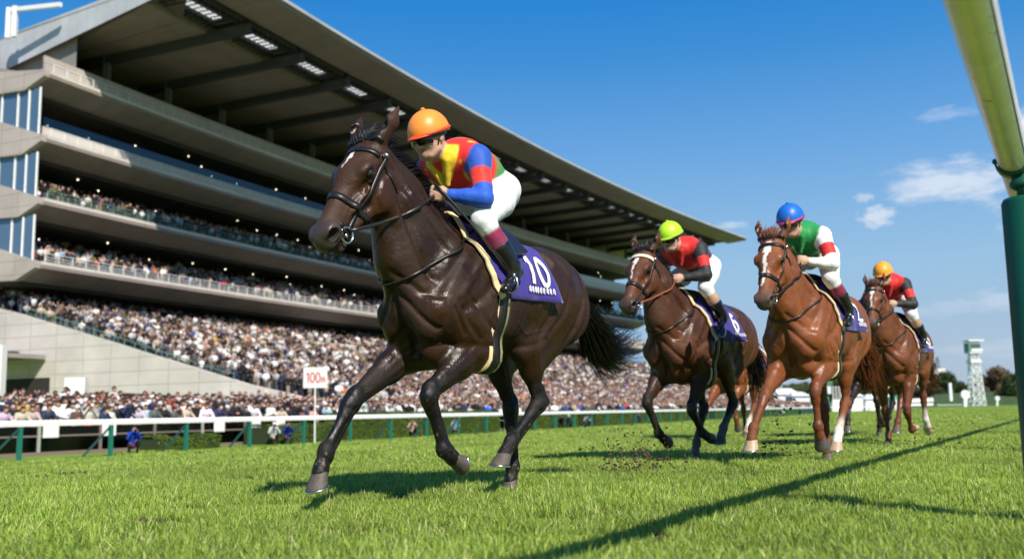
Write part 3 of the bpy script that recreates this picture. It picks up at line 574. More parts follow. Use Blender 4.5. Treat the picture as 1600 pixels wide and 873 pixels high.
def hedge(t0, t1, off, depth, z0, z1, label, seed):
    r = np.random.RandomState(seed); n = int((t1 - t0) * (z1 - z0 + depth) * 420); ln = t1 - t0; hh = z1 - z0; F3 = r.rand(n); tt = r.uniform(0, ln, n); P = np.zeros((n, 3)); Nn = np.zeros((n, 3)); top = F3 < depth / (depth + hh); zz = r.uniform(0, hh, n); dd = r.uniform(0, depth, n); bump = .06 * np.sin(tt * 2.3 + seed) + .05 * np.sin(tt * 5.1)
    ox = np.where(top, dd, 0 + .05 * r.rand(n)); oz = np.where(top, hh + bump, zz * (1 + bump / hh)); Nn[:, 2] = np.where(top, 1, .2); ry = -np.where(top, 0, 1.); base = RAIL0 + RD * t0 - RN * off
    P[:, 0] = base[0] + RD[0] * tt - RN[0] * ox; P[:, 1] = base[1] + RD[1] * tt - RN[1] * ox; P[:, 2] = z0 + oz + r.normal(0, .02, n); Nn[:, 0] = -ry * RN[0]; Nn[:, 1] = -ry * RN[1]
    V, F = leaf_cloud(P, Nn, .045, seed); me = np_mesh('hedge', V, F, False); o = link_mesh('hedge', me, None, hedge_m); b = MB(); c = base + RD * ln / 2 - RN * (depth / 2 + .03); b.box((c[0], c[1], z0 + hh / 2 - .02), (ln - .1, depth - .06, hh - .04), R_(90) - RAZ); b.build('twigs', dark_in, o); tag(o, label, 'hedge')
hedge(7.6, 10.9, 1.5, 1.0, -.64, -.18, 'low clipped hedge beside the white notice boards', 1); hedge(14.2, 19.5, 1.9, 1.4, -.64, .12, 'clipped hedge just right of the two crouching photographers', 2); hedge(19.9, 27.0, 1.9, 1.4, -.64, .62, 'tall clipped hedge behind the lead horse\'s front legs', 3)
hedge(27.6, 36.5, 1.9, 1.4, -.64, .62, 'tall clipped hedge between the lead horse\'s front and hind legs', 4); hedge(41.5, 50, 1.9, 1.4, -.64, .50, 'clipped hedge right of the lead horse\'s hind legs', 5); hedge(53.5, 88, 1.9, 1.4, -.64, .55, 'long clipped hedge behind the bay horse with the cream browband', 6); hedge(92, 150, 1.9, 1.4, -.64, .5, 'far clipped hedge behind the bright chestnut\'s legs', 7)
# the 100 m marker
sg = empty('distance_sign', (*bar_xy(16.45, 1.2), -.64)); tag(sg, 'white distance sign reading 100m in red on a thin white post', 'sign'); sp_ = np.array(bar_xy(16.45, 1.2)); rt = math.atan2(-(sp_[0]), sp_[1]) + R_(4)
b = MB(); b.beam((*sp_, -.66), (*sp_, 1.85), .055, .05); b.build('post', white_p, sg); b = MB(); Mz = Matrix.Rotation(rt, 3, 'Z'); b.box((sp_[0], sp_[1], 2.24), (1.06, .05, .92), rt); pn_ = b.build('panel', mat('sign_white', (.62, .62, .61), rough=.6), sg)
red_p = mat('sign_red', (.42, .010, .010), rough=.6); b = MB()
def sgp(x, z): v = Mz @ Vector((x, -.034, 0)); return Vector((sp_[0], sp_[1], 2.24)) + v + Vector((0, 0, z))
def stroke(pts, w): b.ribbon([sgp(*p) for p in pts], w, [Mz @ Vector((0, -1, 0))] * len(pts), .006)
stroke([(-.38, .12), (-.31, .22), (-.31, -.22)], .056)
for x0 in (-.13, .115): stroke([(x0 + .085 * math.sin(a), .215 * math.cos(a)) for a in np.linspace(0, 2 * math.pi, 25)], .054)
stroke([(.27, -.22), (.27, .0), (.27, -.05), (.315, .01), (.345, -.05), (.345, -.22)], .038); stroke([(.345, -.05), (.385, .01), (.42, -.05), (.42, -.22)], .038)
b.build('lettering', red_p, pn_); loc_fix(sg)
# ---------------------------------------------------------------- spectators
def person_variant(pose, hair, seed):
    """standing or crouching figure facing +X; returns verts, quads, colours and the mask of the top garment"""
    s = SDF(); r = random.Random(seed); K = {0: (.46, .27, .19), 1: (1, 0, 0), 2: hair, 3: (.018, .02, .028), 4: (.02, .02, .02), 5: (.75, .76, .78), 6: (.12, .12, .13)}
    if pose == 'crouch':
        hip = v3(-.12, 0, .34); ch = v3(.06, 0, .72); hd = v3(.16, 0, .98)
        for y in (-1, 1):
            kn = v3(.26, y * .17, .50 if y > 0 else .30); ft = v3(.08 if y > 0 else -.05, y * .15, .05); s.cap(hip + v3(0, y * .09, 0), kn, .09, .065, .03, 3); s.cap(kn, ft, .06, .045, .02, 3); s.cap(ft, ft + v3(.14, 0, -.01), .045, .035, .02, 4)
            el = v3(.22, y * .26, .60); s.cap(ch + v3(0, y * .17, .05), el, .062, .05, .03, 1); s.cap(el, v3(.34, y * .09, .90), .048, .036, .02, 1); s.ell(v3(.36, y * .075, .92), (.045, .03, .05), .01, 0)
        s.cap(v3(.30, 0, .93), v3(.50, 0, .93), .05, .06, .01, 4)
    else:
        hip = v3(0, 0, .92); ch = v3(.02, 0, 1.32); hd = v3(.05, 0, 1.60)
        if pose == 'lean': ch = v3(.14, 0, 1.26); hd = v3(.24, 0, 1.50)
        for y in (-1, 1):
            kn = v3(.03, y * .10, .50); ft = v3(-.02, y * .11, .06); s.cap(hip + v3(0, y * .08, 0), kn, .095, .065, .03, 3); s.cap(kn, ft, .06, .045, .02, 3); s.cap(ft, ft + v3(.14, 0, -.02), .045, .035, .02, 4)
            sh = ch + v3(0, y * .17, .08)
            if pose == 'arms_up': el = sh + v3(.20, y * .10, -.12); hn = hd + v3(.22, -y * -.07, .02)
            elif pose == 'lean': el = sh + v3(.18, y * .10, -.26); hn = el + v3(.16, -y * .20, .0)
            elif pose == 'folded': el = sh + v3(.04, y * .10, -.26); hn = el + v3(.16, -y * .24, .06)
            else: el = sh + v3(-.03, y * .07, -.28); hn = el + v3(.09, -y * .02, -.22)
            s.cap(sh, el, .062, .05, .03, 1); s.cap(el, hn, .047, .034, .02, 1); s.ell(hn, (.045, .035, .045), .01, 0)
        if pose == 'arms_up': s.ell(hd + v3(.25, 0, .02), (.02, .05, .04), .01, 4)
    s.cap(hip, ch, .145, .16, .04, 1, lat=1.15); s.cap(hip + v3(0, 0, -.02), hip + v3(0, 0, .06), .145, .14, .03, 3, lat=1.1); s.cap(ch + v3(0, -.13, .08), ch + v3(0, .13, .08), .075, .075, .05, 1)
    s.cap(ch + v3(0, 0, .1), hd, .055, .05, .02, 0); s.ell(hd, (.095, .078, .115), .02, 0); s.cap(hd + v3(.09, 0, 0), hd + v3(.105, 0, -.03), .012, .016, .01, 0)
    if hair[0] > .5: s.ell(hd + v3(0, 0, .05), (.108, .095, .085), .01, 2); s.cap(hd + v3(.08, 0, .05), hd + v3(.15, 0, .035), .03, .012, .01, 2, lat=2.)     # cap with a peak
    else: s.ell(hd + v3(-.018, 0, .035), (.102, .092, .108), .01, 2); s.ell(hd + v3(.05, 0, .085), (.06, .075, .035), .01, 2)
    if seed % 3 == 0 and pose != 'crouch': s.ell(hd + v3(.075, 0, -.045), (.035, .052, .04), .005, 5)                       # white face mask
    V, Q, C = s.build(.022, K, .006); msk = ((C[:, 0] > .8) & (C[:, 1] < .25) & (C[:, 2] < .25)).astype(float)
    C = np.where(msk[:, None] > 0, np.array([.5, .5, .5]), C); return V, Q, C, msk
crowd_m = mat('spectator_cloth', (1, 1, 1), rough=.75, spec=.25, attr='col'); _t = crowd_m.node_tree; _p = _t.nodes['Principled BSDF']; _a = [x for x in _t.nodes if x.type == 'ATTRIBUTE'][0]; _k = _t.nodes.new('ShaderNodeAttribute'); _k.attribute_name = 'mask'; _oi = _t.nodes.new('ShaderNodeObjectInfo'); _mx = _t.nodes.new('ShaderNodeMix'); _mx.data_type = 'RGBA'
_t.links.new(_k.outputs['Fac'], _mx.inputs[0]); _t.links.new(_a.outputs['Color'], _mx.inputs[6]); _t.links.new(_oi.outputs['Color'], _mx.inputs[7]); _t.links.new(_mx.outputs[2], _p.inputs['Base Color'])
HAIRS = {'black hair': (.012, .010, .010), 'brown hair': (.05, .025, .014), 'a white cap': (.72, .72, .70), 'a black cap': (.02, .02, .021)}
PV = {}
def variant(pose, hair, sd):
    key = (pose, hair, sd)
    if key not in PV:
        V, Q, C, m_ = person_variant(pose, HAIRS[hair] if hair != 'a black cap' else (.021, .02, .02), sd); me = np_mesh('spectator', V, Q); at = me.color_attributes.new('col', 'FLOAT_COLOR', 'POINT'); at.data.foreach_set('color', np.concatenate([C, np.ones((len(C), 1))], 1).astype(np.float32).ravel())
        a = me.attributes.new('mask', 'FLOAT', 'POINT'); a.data.foreach_set('value', m_.astype(np.float32)); me.materials.append(crowd_m); PV[key] = me
    return PV[key]
TOPS = [('black', (.012, .012, .014), 34), ('navy blue', (.022, .032, .075), 15), ('white', (.70, .70, .70), 17), ('light grey', (.42, .42, .43), 11), ('dark grey', (.09, .09, .10), 9), ('beige', (.50, .40, .30), 4.5), ('brown', (.10, .06, .04), 4.5), ('pale pink', (.50, .33, .28), 5), ('olive green', (.08, .09, .035), 4), ('red', (.45, .03, .025), .9), ('bright blue', (.02, .10, .50), .9), ('orange', (.65, .14, .03), .6), ('pale blue', (.30, .42, .58), 2), ('mustard yellow', (.45, .30, .06), .5)]
def pick(r, W): 
    x = r.random() * sum(w for *_, w in W)
    for q in W:
        x -= q[-1]
        if x <= 0: return q
    return W[-1]
rc = random.Random(17); spots = []
def frame_px(x, y, z):
    v = np.array([x, y, z]) - CAM; d = -(v @ cb); return (800 + FPX * (v @ cr) / d, 436.5 - FPX * (v @ cu) / d) if d > .1 else (-9e9, 0)
# standing rows on the apron, front row resting on the barrier
for row in range(40):
    off = BB + .38 + row * .78
    for i in range(520):
        t = -12 + i * .60 + rc.uniform(-.14, .14) + (row % 2) * .3
        q = bar_xy(t, off + rc.uniform(-.14, .14)); px, _ = frame_px(q[0], q[1], .9)
        if px < -25 or px > 1290 or rc.random() < .07 + (.25 if row > 9 else 0): continue
        # where does the side wall of the stand stop the apron
        dq = off - BB; dw = None
        v = Vector((q[0], q[1], 0)); rel = v - SP(0, 0); al = rel.x * math.sin(R_(22.5)) + rel.y * math.cos(R_(22.5))
        if al < 0 and row > 9: continue
        if al >= 0 and row > 9:
            k = min(range(0, 148, 3), key=lambda s_: (SP(s_, 20.5) - v).length) if al < 150 else None
            if k is not None:
                n2 = (v - SP(k, 20.5)); a_ = R_(s_az(k)); wv = n2.x * math.cos(a_) - n2.y * math.sin(a_)
                if wv < .3: continue
                z = 2.9 - (2.9 - .35) * min(1, wv / max(1e-3, wv + dq - 8)); 
            else: z = .2 + (dq - 8) * .06
            if t > 150 and row > 22: continue
        else: z = -.60 + .10 * dq
        spots.append((t, row, q[0], q[1], z, -1))
spots.sort(key=lambda q: math.hypot(q[2], q[3]) + q[1] * .35)
indiv = spots[:285]; rest = spots[285:]
AREAS = [(-60, 60, 'far left'), (60, 120, 'left of the first brown post'), (120, 170, 'right of the first brown post'), (170, 225, 'above the bright blue photographer'), (225, 290, 'right of the second post'), (290, 350, 'above the low hedge'), (350, 405, 'right of the low hedge'), (405, 460, 'above the two crouching photographers'),
         (460, 520, 'below the 100m sign'), (520, 580, 'beside the reaching foreleg'), (580, 660, 'between the lead horse\'s forelegs'), (660, 800, 'under the lead horse\'s belly'), (800, 1300, 'beyond the hind legs')]
ROWS = ['front row', 'second row', 'third row', 'fourth row', 'fifth row', 'sixth row', 'seventh row', 'eighth row']
POSES = [('stand', '', 5), ('lean', 'leaning', 3), ('arms_up', 'camera raised', 2.4), ('folded', 'arms folded', 3)]
def person(name, me, col, loc, rz, scale, label, cat, group):
    o = bpy.data.objects.new(name, me); COL.objects.link(o); o.location = loc; o.rotation_euler = (0, 0, rz); o.scale = (scale,) * 3; o.color = (*col, 1); return tag(o, label, cat, group)
SEEN = set(); MORE = ['', 'taller', 'shorter', 'turned left', 'turned right', 'upright', 'head bowed']
for (t, row, x, y, z, _) in indiv:
    tn, tc_, _w = pick(rc, TOPS); pn, pd, _w = pick(rc, POSES if row else [('lean', 'leaning', 6), ('arms_up', 'camera raised', 2), ('folded', 'arms folded', 2)]); hn = rc.choice(['black hair'] * 7 + ['brown hair'] * 3 + ['a white cap', 'a black cap']); px, _y = frame_px(x, y, z + 1.4); ar = next((a for p0, p1, a in AREAS if p0 <= px < p1), AREAS[-1][2])
    face = math.atan2(-y * .6 - 3 - y * 0, -x + 6) + rc.uniform(-.5, .5); sz = rc.uniform(.92, 1.06); cc = tuple(min(1, max(0, c * rc.uniform(.85, 1.15))) for c in tc_)
    lab_ = f"{tn} top, {hn}{', ' + pd if pd else ''}, {ROWS[min(row, 7)]}, {ar}"
    if lab_ in SEEN:
        for (q1, sz2, df) in (('tall', 1.13, 0), ('short', .86, 0), ('turned left', sz, -1.2), ('turned right', sz, 1.2)):
            l2 = q1 + ', ' + lab_
            if l2 not in SEEN: lab_ = l2; sz = sz2; face += df; break
    SEEN.add(lab_)
    person('person', variant(pn, hn, {'black hair': 0, 'brown hair': 1, 'a white cap': 1, 'a black cap': 3}[hn] + (1 if int(t * 7) % 2 else 0)), cc, (x, y, z), face, sz, lab_, 'person', 'spectators standing along the crowd barrier')
# track photographers
for (px, D, col, lab, pose, hair, sd) in [(205, 34.2, (.010, .05, .40), 'photographer in a bright blue jacket crouching by the barrier with a long lens', 'crouch', 'black hair', 1), (424, 41.5, (.62, .62, .62), 'photographer in a white top crouching left of the one in dark blue', 'crouch', 'a white cap', 1), (446, 42.2, (.012, .035, .22), 'photographer in a dark blue jacket crouching beside the low hedge', 'crouch', 'black hair', 2), (640, 50.5, (.55, .36, .30), 'photographer in a pink top and black trousers crouching behind the rail', 'crouch', 'black hair', 3),
                                        (872, 67.5, (.02, .02, .03), 'photographer in black crouching behind the rail near the hind legs', 'crouch', 'black hair', 1), (884, 69, (.03, .05, .12), 'photographer in navy crouching behind the rail near the hind legs', 'crouch', 'a white cap', 2), (913, 72, (.6, .6, .6), 'photographer in pale grey crouching behind the rail by the concrete block', 'crouch', 'black hair', 2), (707, 55, (.30, .38, .60), 'photographer in a pale blue top crouching behind the knee of the lead horse', 'crouch', 'black hair', 2),
                                        (993, 86, (.05, .06, .14), 'photographer in navy crouching in front of the long hedge', 'crouch', 'black hair', 1), (1218, 120, (.70, .70, .68), 'photographer in a white top crouching far along the rail', 'crouch', 'black hair', 2)]:
    x = (px - 800) / 1530 * D; person('person', variant(pose, hair, sd), col, (x, D, float(ground_z(x, D)) + .0), math.atan2(-D + 8, -x + 3), .86, lab, 'person', 'photographers crouching behind the running rail')
# everybody else: one mass of simple figures
def crowd_mass(S_, seed):
    """S_: rows of x, y, z, seated flag"""
    r = np.random.RandomState(seed); S_ = np.array(S_, float); n = len(S_)
    # unit figure: head, hair, torso, legs, two arms
    b = MB(); parts_ = []
    def mark(k): parts_.append((len(b.v), k))
    mark(0); b.ell((.04, 0, 1.58), (.10, .085, .125), None, 6, 4); mark(1); b.ell((.015, 0, 1.63), (.108, .10, .10), None, 6, 3); mark(2)
    b.tube([(0, 0, .88), (.0, 0, 1.15), (.02, 0, 1.38), (.02, 0, 1.48)], [.17, .19, .22, .07], 6, flat=.62); mark(3); b.tube([(0, 0, 0), (0, 0, .9)], [.12, .17], 5, caps=False); mark(4)
    b.tube([(.02, .21, 1.40), (.02, .27, 1.14), (.18, .16, 1.05)], [.06, .05, .04], 4); b.tube([(.02, -.21, 1.40), (.02, -.27, 1.14), (.18, -.16, 1.05)], [.06, .05, .04], 4); mark(5); b.ell((.21, .13, 1.06), (.05, .05, .05), None, 4, 3); b.ell((.21, -.13, 1.06), (.05, .05, .05), None, 4, 3); mark(6)
    U = np.array(b.v); lab = np.zeros(len(U), int)
    for (i0, k), (i1, _) in zip(parts_[:-1], parts_[1:]): lab[i0:i1] = k
    quads = [f for f in b.f if len(f) == 4]; T = np.array(quads); tri_caps = [f for f in b.f if len(f) != 4]
    for f in tri_caps:
        for j in range(1, len(f) - 1, 2): T = np.vstack([T, [f[0], f[j], f[j + 1], f[min(j + 2, len(f) - 1)]] if j + 2 < len(f) else [f[0], f[j], f[j + 1], f[j + 1]]])
    T = T[[len(set(q)) == 4 for q in T.tolist()]]
    up = r.rand(n) < .16; a = np.arctan2(-S_[:, 1] - 0, -S_[:, 0] + 10) + r.normal(0, .35, n); sc_ = r.uniform(.86, 1.13, n); W = np.repeat(U[None], n, 0)
    arm = (lab == 4) | (lab == 5); 
    raise_ = up[:, None] & arm[None]; el = (W[:, :, 2] - 1.40); W[:, :, 2] = np.where(raise_ & (el < -.1), 1.40 - el * .45 + .05, W[:, :, 2])
    W[:, :, 1] *= r.uniform(.9, 1.12, n)[:, None]; ca, sa = np.cos(a)[:, None], np.sin(a)[:, None]; X = W[:, :, 0] * ca - W[:, :, 1] * sa; Y = W[:, :, 0] * sa + W[:, :, 1] * ca
    seat = S_[:, 3] > 0; Z = W[:, :, 2] - np.where(seat, .42, 0)[:, None]
    V = np.stack([S_[:, 0:1] + X * sc_[:, None], S_[:, 1:2] + Y * sc_[:, None], S_[:, 2:3] + Z * sc_[:, None]], -1).reshape(-1, 3)
    wts = np.array([w for *_, w in TOPS]); top = np.array([c for _, c, _ in TOPS])[r.choice(len(TOPS), n, p=wts / wts.sum())] * r.uniform(.8, 1.2, (n, 1)); hr = np.array([(.012, .01, .01), (.04, .022, .014), (.7, .7, .68), (.10, .06, .03), (.02, .03, .08)])[r.choice(5, n, p=[.6, .2, .09, .06, .05])]; sk = np.array([.42, .25, .18]) * r.uniform(.75, 1.1, (n, 1)); msk_ = r.rand(n) < .0
    leg = np.array([(.02, .022, .03), (.06, .07, .11), (.25, .21, .16), (.10, .10, .10)])[r.choice(4, n, p=[.5, .25, .12, .13])]
    CC = np.zeros((n, len(U), 3)); 
    for k, arr in ((0, sk), (1, hr), (2, top), (3, leg), (4, top), (5, sk)): CC[:, lab == k] = arr[:, None]
    F = (T[None] + (np.arange(n) * len(U))[:, None, None]).reshape(-1, 4); me = np_mesh('crowd', V, F); at = me.color_attributes.new('col', 'FLOAT_COLOR', 'POINT'); at.data.foreach_set('color', np.concatenate([np.clip(CC.reshape(-1, 3), 0, 1), np.ones((n * len(U), 1))], 1).astype(np.float32).ravel()); return me
mass = [(x, y, z, 0) for (_t_, _r, x, y, z, _) in rest]
SMAX = SL + 3
for i in range(int(SMAX / .52)):                      # raked lower stand
    s = .8 + i * .52
    for j in range(38):
        w = 20.2 - j * .80
        if w < -9 or rc.random() < .10 + .22 * max(0, math.sin(s * .31 + j * .4) * math.sin(j * .55 + s * .12)): continue
        ss_ = s + rc.uniform(-.15, .15); bad = False
        for (bs, bw, ls, lw, hh) in [(31, 4, 13, 2.6, 1.5), (74, 8, 14, 2.6, 1.5), (118, 10, 14, 2.6, 1.5), (40, -3, 10, 2.2, 1.3)]:
            if bs - .2 < ss_ < bs + ls + .2 and bw - lw / 2 - .2 < w < bw + lw / 2 + .3: bad = True
        if bad or (int(ss_ / 13) != int((ss_ - .9) / 13)): continue
        p = SP(ss_, w + rc.uniform(-.1, .1)); mass.append((p.x, p.y, rake_z(w), 1 if rc.random() < .35 else 0))
for k, z in enumerate(TIERS[:2]):                     # two packed balconies
    for i in range(int(SL / .50)):
        for j in range(10):
            w = -.75 - j * .80
            if rc.random() < .10 + (.25 if j > 6 else 0): continue
            p = SP(.7 + i * .50 + rc.uniform(-.1, .1), w); mass.append((p.x, p.y, z + .37 * (-w - .9) if w < -.9 else z, 1 if rc.random() < .6 and j > 0 else 0))
for i in range(160):
    p = SP(2 + rc.random() * (SL - 4), -1.6 - rc.random() * 5); mass.append((p.x, p.y, 25.3 + .1, 0))
    if i % 3 == 0: p = SP(30 + rc.random() * (SL - 32), -1.7 - rc.random() * 1.5); mass.append((p.x, p.y, 31.6, 0))
cm = link_mesh('crowd', crowd_mass(mass, 5), None, mat('crowd_cloth', (1, 1, 1), rough=.8, spec=.2, attr='col')); tag(cm, 'dense mass of spectators filling the terraces and balconies of the grandstand', None, None, 'stuff')
# ground under the terraces' foot
b = MB(); V = []; sg_ = list(np.arange(-.2, SL + 10, 6))
for s in sg_:
    a_ = R_(s_az(s)); e = SP(s, 20.4); pe = e.x * RN[0] + e.y * RN[1]; d_ = (RAILP - BB - pe) / (math.cos(a_) * RN[0] - math.sin(a_) * RN[1])
    for f in (0, .3, .6, .85, 1.): o_ = SP(s, 20.4 + d_ * f); V.append((o_.x, o_.y, 2.85 - (2.85 + .70) * f - (.35 * math.sin(f * math.pi))))
b.add(V, [(i * 5 + j, i * 5 + j + 1, (i + 1) * 5 + j + 1, (i + 1) * 5 + j) for i in range(len(sg_) - 1) for j in range(4)]); tag(b.build('pavement', mat('apron_concrete', (.30, .28, .26))), None, None, None, 'structure')
# ---------------------------------------------------------------- horses
def horse_sdf(S):
    """S: spec in the horse's own frame (x ahead, y its left, z up). colours: 0 coat 1 dark points 2 belly/soft 3 white 4 muzzle 5 hollow 6 lighter coat"""
    s = SDF(); dx = S.get('dx', 0.); sp = S['spine'] if 'spine' in S else 0.
    X = lambda x, y, z: v3(x + dx, y, z)
    # trunk
    s.ell(X(.40, 0, 1.135), (.50, .275, .345), .05, 0)
    s.ell(X(.02, 0, 1.165), (.48, .265, .285), .10, 2)
    s.ell(X(.72, 0, 1.09), (.27, .225, .345), .10, 0)
    s.ell(X(-.17, 0, 1.20), (.33, .205, .255), .10, 0)
    for y in (-1, 1):
        s.ell(X(-.12, y * .11, 1.275), (.22, .13, .165), .06, 0)            # loin and point of hip
        s.ell(X(-.27, y * .125, 1.14), (.22, .12, .245), .045, 6)           # buttock
        s.cap(X(.50, y * .10, 1.42), X(.90, y * .165, 1.02), .085, .105, .09, 6, lat=.75)   # shoulder blade
        s.ell(X(.925, y * .105, .98), (.10, .095, .14), .035, 6); s.ell(X(.86, y * .07, .84), (.09, .065, .09), .03, 6)             # breast
        s.ell(X(.64, y * .20, 1.01), (.16, .075, .17), .022, 6); s.ell(X(.80, y * .175, 1.16), (.10, .06, .20), .03, 0); s.cut(X(.50, y * .30, .98), (.025, .05, .20), .05, None)              # triceps
        s.ell(X(.44, y * .20, 1.12), (.24, .075, .22), .06, 0)              # ribs behind the elbow
        s.cap(X(.80, y * .06, .80), X(.50, y * .08, .79), .085, .05, .06, 2)
    s.cap(X(.66, 0, 1.40), X(.30, 0, 1.395), .10, .085, .10, 0, lat=.8)     # withers
    s.cap(X(.30, 0, 1.355), X(-.20, 0, 1.345), .095, .10, .10, 0)             # back
    s.cap(X(-.12, 0, 1.36), X(-.40, 0, 1.25), .095, .07, .08, 0)            # croup
    s.cap(X(-.40, 0, 1.22), X(-.52, 0, 1.15), .05, .028, .04, 1)            # dock
    # head frame
    P = v3(*S['poll']); N = v3(*S['nose']); hy = S.get('yaw', 0.)
    a = unit(N - P); lat = unit(v3(0, 1, 0) - a * a[1]); n = np.cross(a, lat); n = n if n[2] > 0 or n[0] > 0 else -n
    if n[0] < 0 and n[2] < 0: n = -n
    k = S.get('head', 1.) * np.linalg.norm(N - P) / .60
    hw = S.get('hw', 1.25)
    H = lambda u, w, y=0.: P + (a * u + n * w + lat * y * hw) * k
    Mh = np.stack([a, n, lat], 1)
    r3 = lambda *q: np.array(q) * k * np.array([1, 1, hw])
    # neck
    ra = [(.66, 1.17, .285, .62), (.88, 1.34, .205, .62)]
    n0 = X(.72, 0, 1.18); n1 = X(.955, 0, 1.355); top = H(.06, -.10); nm = (n1 + top) / 2 + v3(-.03, 0, .035)
    s.cap(n0, n1, .27, .215, .10, 0, lat=.62); s.cap(n1, nm, .215, .155, .06, 0, lat=.56); s.cap(nm, top, .155, .115, .05, 0, lat=.66)
    s.cap(X(.56, 0, 1.40), nm + v3(-.05, 0, .075), .09, .06, .10, 0, lat=.7); s.cap(nm + v3(-.05, 0, .075), H(-.02, -.03), .06, .045, .08, 0, lat=.7)  # crest
    s.cap(H(.12, -.15), n1 + v3(.10, 0, -.10), .05, .075, .06, 0); s.cap(n1 + v3(.09, 0, -.10), X(.93, 0, 1.06), .08, .12, .08, 0, lat=1.1)                                                  # windpipe
    for y in (-1, 1):
        s.cap(H(.10, -.14, y * .045), X(.97, y * .085, 1.10), .034, .058, .025, 6)                                  # long neck muscle
        s.cap(nm + v3(0, y * .07, 0), X(.70, y * .13, 1.28), .05, .08, .06, 0)
    # head
    s.ell(H(.055, -.045), r3(.10, .09, .08), .04, 8, Mh)
    s.ell(H(.17, -.020), r3(.13, .066, .086), .04, 8, Mh)
    s.cap(H(.20, -.015), H(.50, -.045), .056 * k, .036 * k, .04, 8, lat=1.0, ax=lat)
    s.cap(H(.20, -.09), H(.49, -.085), .082 * k, .052 * k, .04, 8, lat=.9, ax=lat)
    for y in (-1, 1):
        s.ell(H(.165, -.165, y * .045), r3(.115, .105, .036), .03, 8, Mh)     # cheek
        s.cap(H(.20, -.20, y * .035), H(.45, -.135, y * .018), .038 * k, .024 * k, .03, 8)
        s.cap(H(.25, -.085, y * .062), H(.37, -.09, y * .05), .014 * k, .010 * k, .035, 8)   # facial crest
        s.ell(H(.185, -.000, y * .070), r3(.048, .022, .024), .025, 8, Mh)     # brow
        s.cut(H(.198, -.030, y * .094), r3(.028, .017, .014), .012, 5, Mh)    # eye socket
        s.cap(H(.17, -.052, y * .080), H(.225, -.056, y * .077), .009 * k, .008 * k, .02, 8)    # lower lid
        s.ell(H(.535, -.060, y * .036), r3(.046, .040, .028), .02, 4, Mh)      # nostril wing
        s.cut(H(.552, -.064, y * .062), r3(.030, .024, .034), .007, 5, Mh); s.cut(H(.556, -.068, y * .045), r3(.018, .014, .02), .006, 5, Mh)
        s.cap(H(.515, -.035, y * .045), H(.57, -.05, y * .05), .008 * k, .008 * k, .012, 4)
        e0 = H(-.005, .005, y * .066); e2 = H(-.190, .048 + S.get('ear', 0), y * .100); e1 = (e0 + e2) / 2 + n * .004 + lat * y * .012
        s.cap(e0, e1, .036 * k, .037 * k, .03, 8, lat=.7, ax=lat); s.cap(e1, e2, .036 * k, .005, .02, 8, lat=.7, ax=lat)
        s.cut((e0 * .30 + e1 * .70) + n * .030 * k, r3(.050, .018, .013), .006, 5, Mh)
    s.ell(H(.53, -.085), r3(.072, .070, .050), .03, 4, Mh)
    s.ell(H(.578, -.098), r3(.028, .036, .040), .02, 4, Mh)
    s.cap(H(.40, -.135), H(.535, -.150), .030 * k, .026 * k, .02, 4)
    s.ell(H(.525, -.165), r3(.034, .020, .027), .02, 4, Mh)
    for y in (-1, 1): s.cut(H(.53, -.126, y * .045), r3(.055, .0045, .02), .006, 5, Mh)
    # legs
    def leg_front(side, J):
        e, kn, f, c = [v3(*q) for q in J]; y = side
        sh = X(.84, y * .155, 1.02); e = e
        s.cap(sh, e, .12, .112, .04, 6, lat=.75); s.cap(X(.60, y * .17, 1.05), e, .12, .10, .06, 0, lat=.6)
        m = e * .62 + kn * .38; d = unit(kn - e); fw = unit(np.cross(v3(0, 1, 0), d)); fw = fw if fw @ v3(1, 0, .3) > 0 else -fw
        s.cap(e, m, .115, .084, .04, 0, lat=.78); s.cap(m, kn - d * .05, .080, .048, .03, 1 if S.get('points') else 0, lat=.85)
        s.cap(e + fw * .035 - v3(0, 0, .02), m * .4 + kn * .6 + fw * .012, .05, .03, .02, 6)      # extensor
        s.cap(e - fw * .04, m * .5 + kn * .5 - fw * .02, .05, .026, .02, 0)
        joint_to_foot(kn, f, c, .050, y)
        s.cap(kn + fw * .008 - d * .045, kn + fw * .008 + unit(f - kn) * .045, .047, .043, .02, 1, lat=.95); s.ell(kn + fw * .026 - d * .03, (.03, .036, .026), .018, 1)
        s.ell(kn - fw * .03 - d * .0, (.028, .024, .034), .02, 1)
    def joint_to_foot(kn, f, c, rk, y, hind=False):
        d = unit(f - kn); bk = unit(np.cross(d, v3(0, 1, 0))); bk = bk if bk @ v3(-1, 0, .0) > 0 else -bk
        if abs(d[2]) < .3: bk = bk if bk[2] < 0 else -bk
        cp = 1; r = .032 if not hind else .034
        s.cap(kn + d * .01, kn + d * .09, rk * .92, r + .004, .02, cp); s.cap(kn + d * .05, f - d * .03, r, r * .93, .02, cp, lat=.9)
        s.cap(kn + d * .03 + bk * .032, f - d * .04 + bk * .034, .016, .016, .012, cp)
        w = 7 if S.get('sock', {}).get((y, hind)) else 1
        s.ell(f, (.037, .036, .044), .025, w); s.cap(f + bk * .022, f + bk * .030 + unit(c - f) * .02, .028, .022, .015, w)
        s.cap(f, c, .036, .042, .025, w, lat=1.)
        if w == 7: s.cap(f - d * .10, f, .031, .036, .01, 7)
    def leg_hind(side, J):
        st, hk, f, c = [v3(*q) for q in J]; y = side
        hip = X(-.16, y * .125, 1.18); bt = X(-.33, y * .125, 1.08)
        s.cap(hip, st, .19, .125, .06, 6, lat=.66); s.cap(bt, st * .55 + hk * .45, .13, .062, .05, 0, lat=.72)
        m = st * .6 + hk * .4; d = unit(hk - st); s.cap(st, m, .115, .078, .04, 6, lat=.75); s.cap(m, hk - d * .03, .066, .042, .03, 1 if S.get('points') else 0, lat=.8)
        dc = unit(f - hk); bk = unit(-dc + d * .2)                       # point of hock lies on the cannon's line, behind
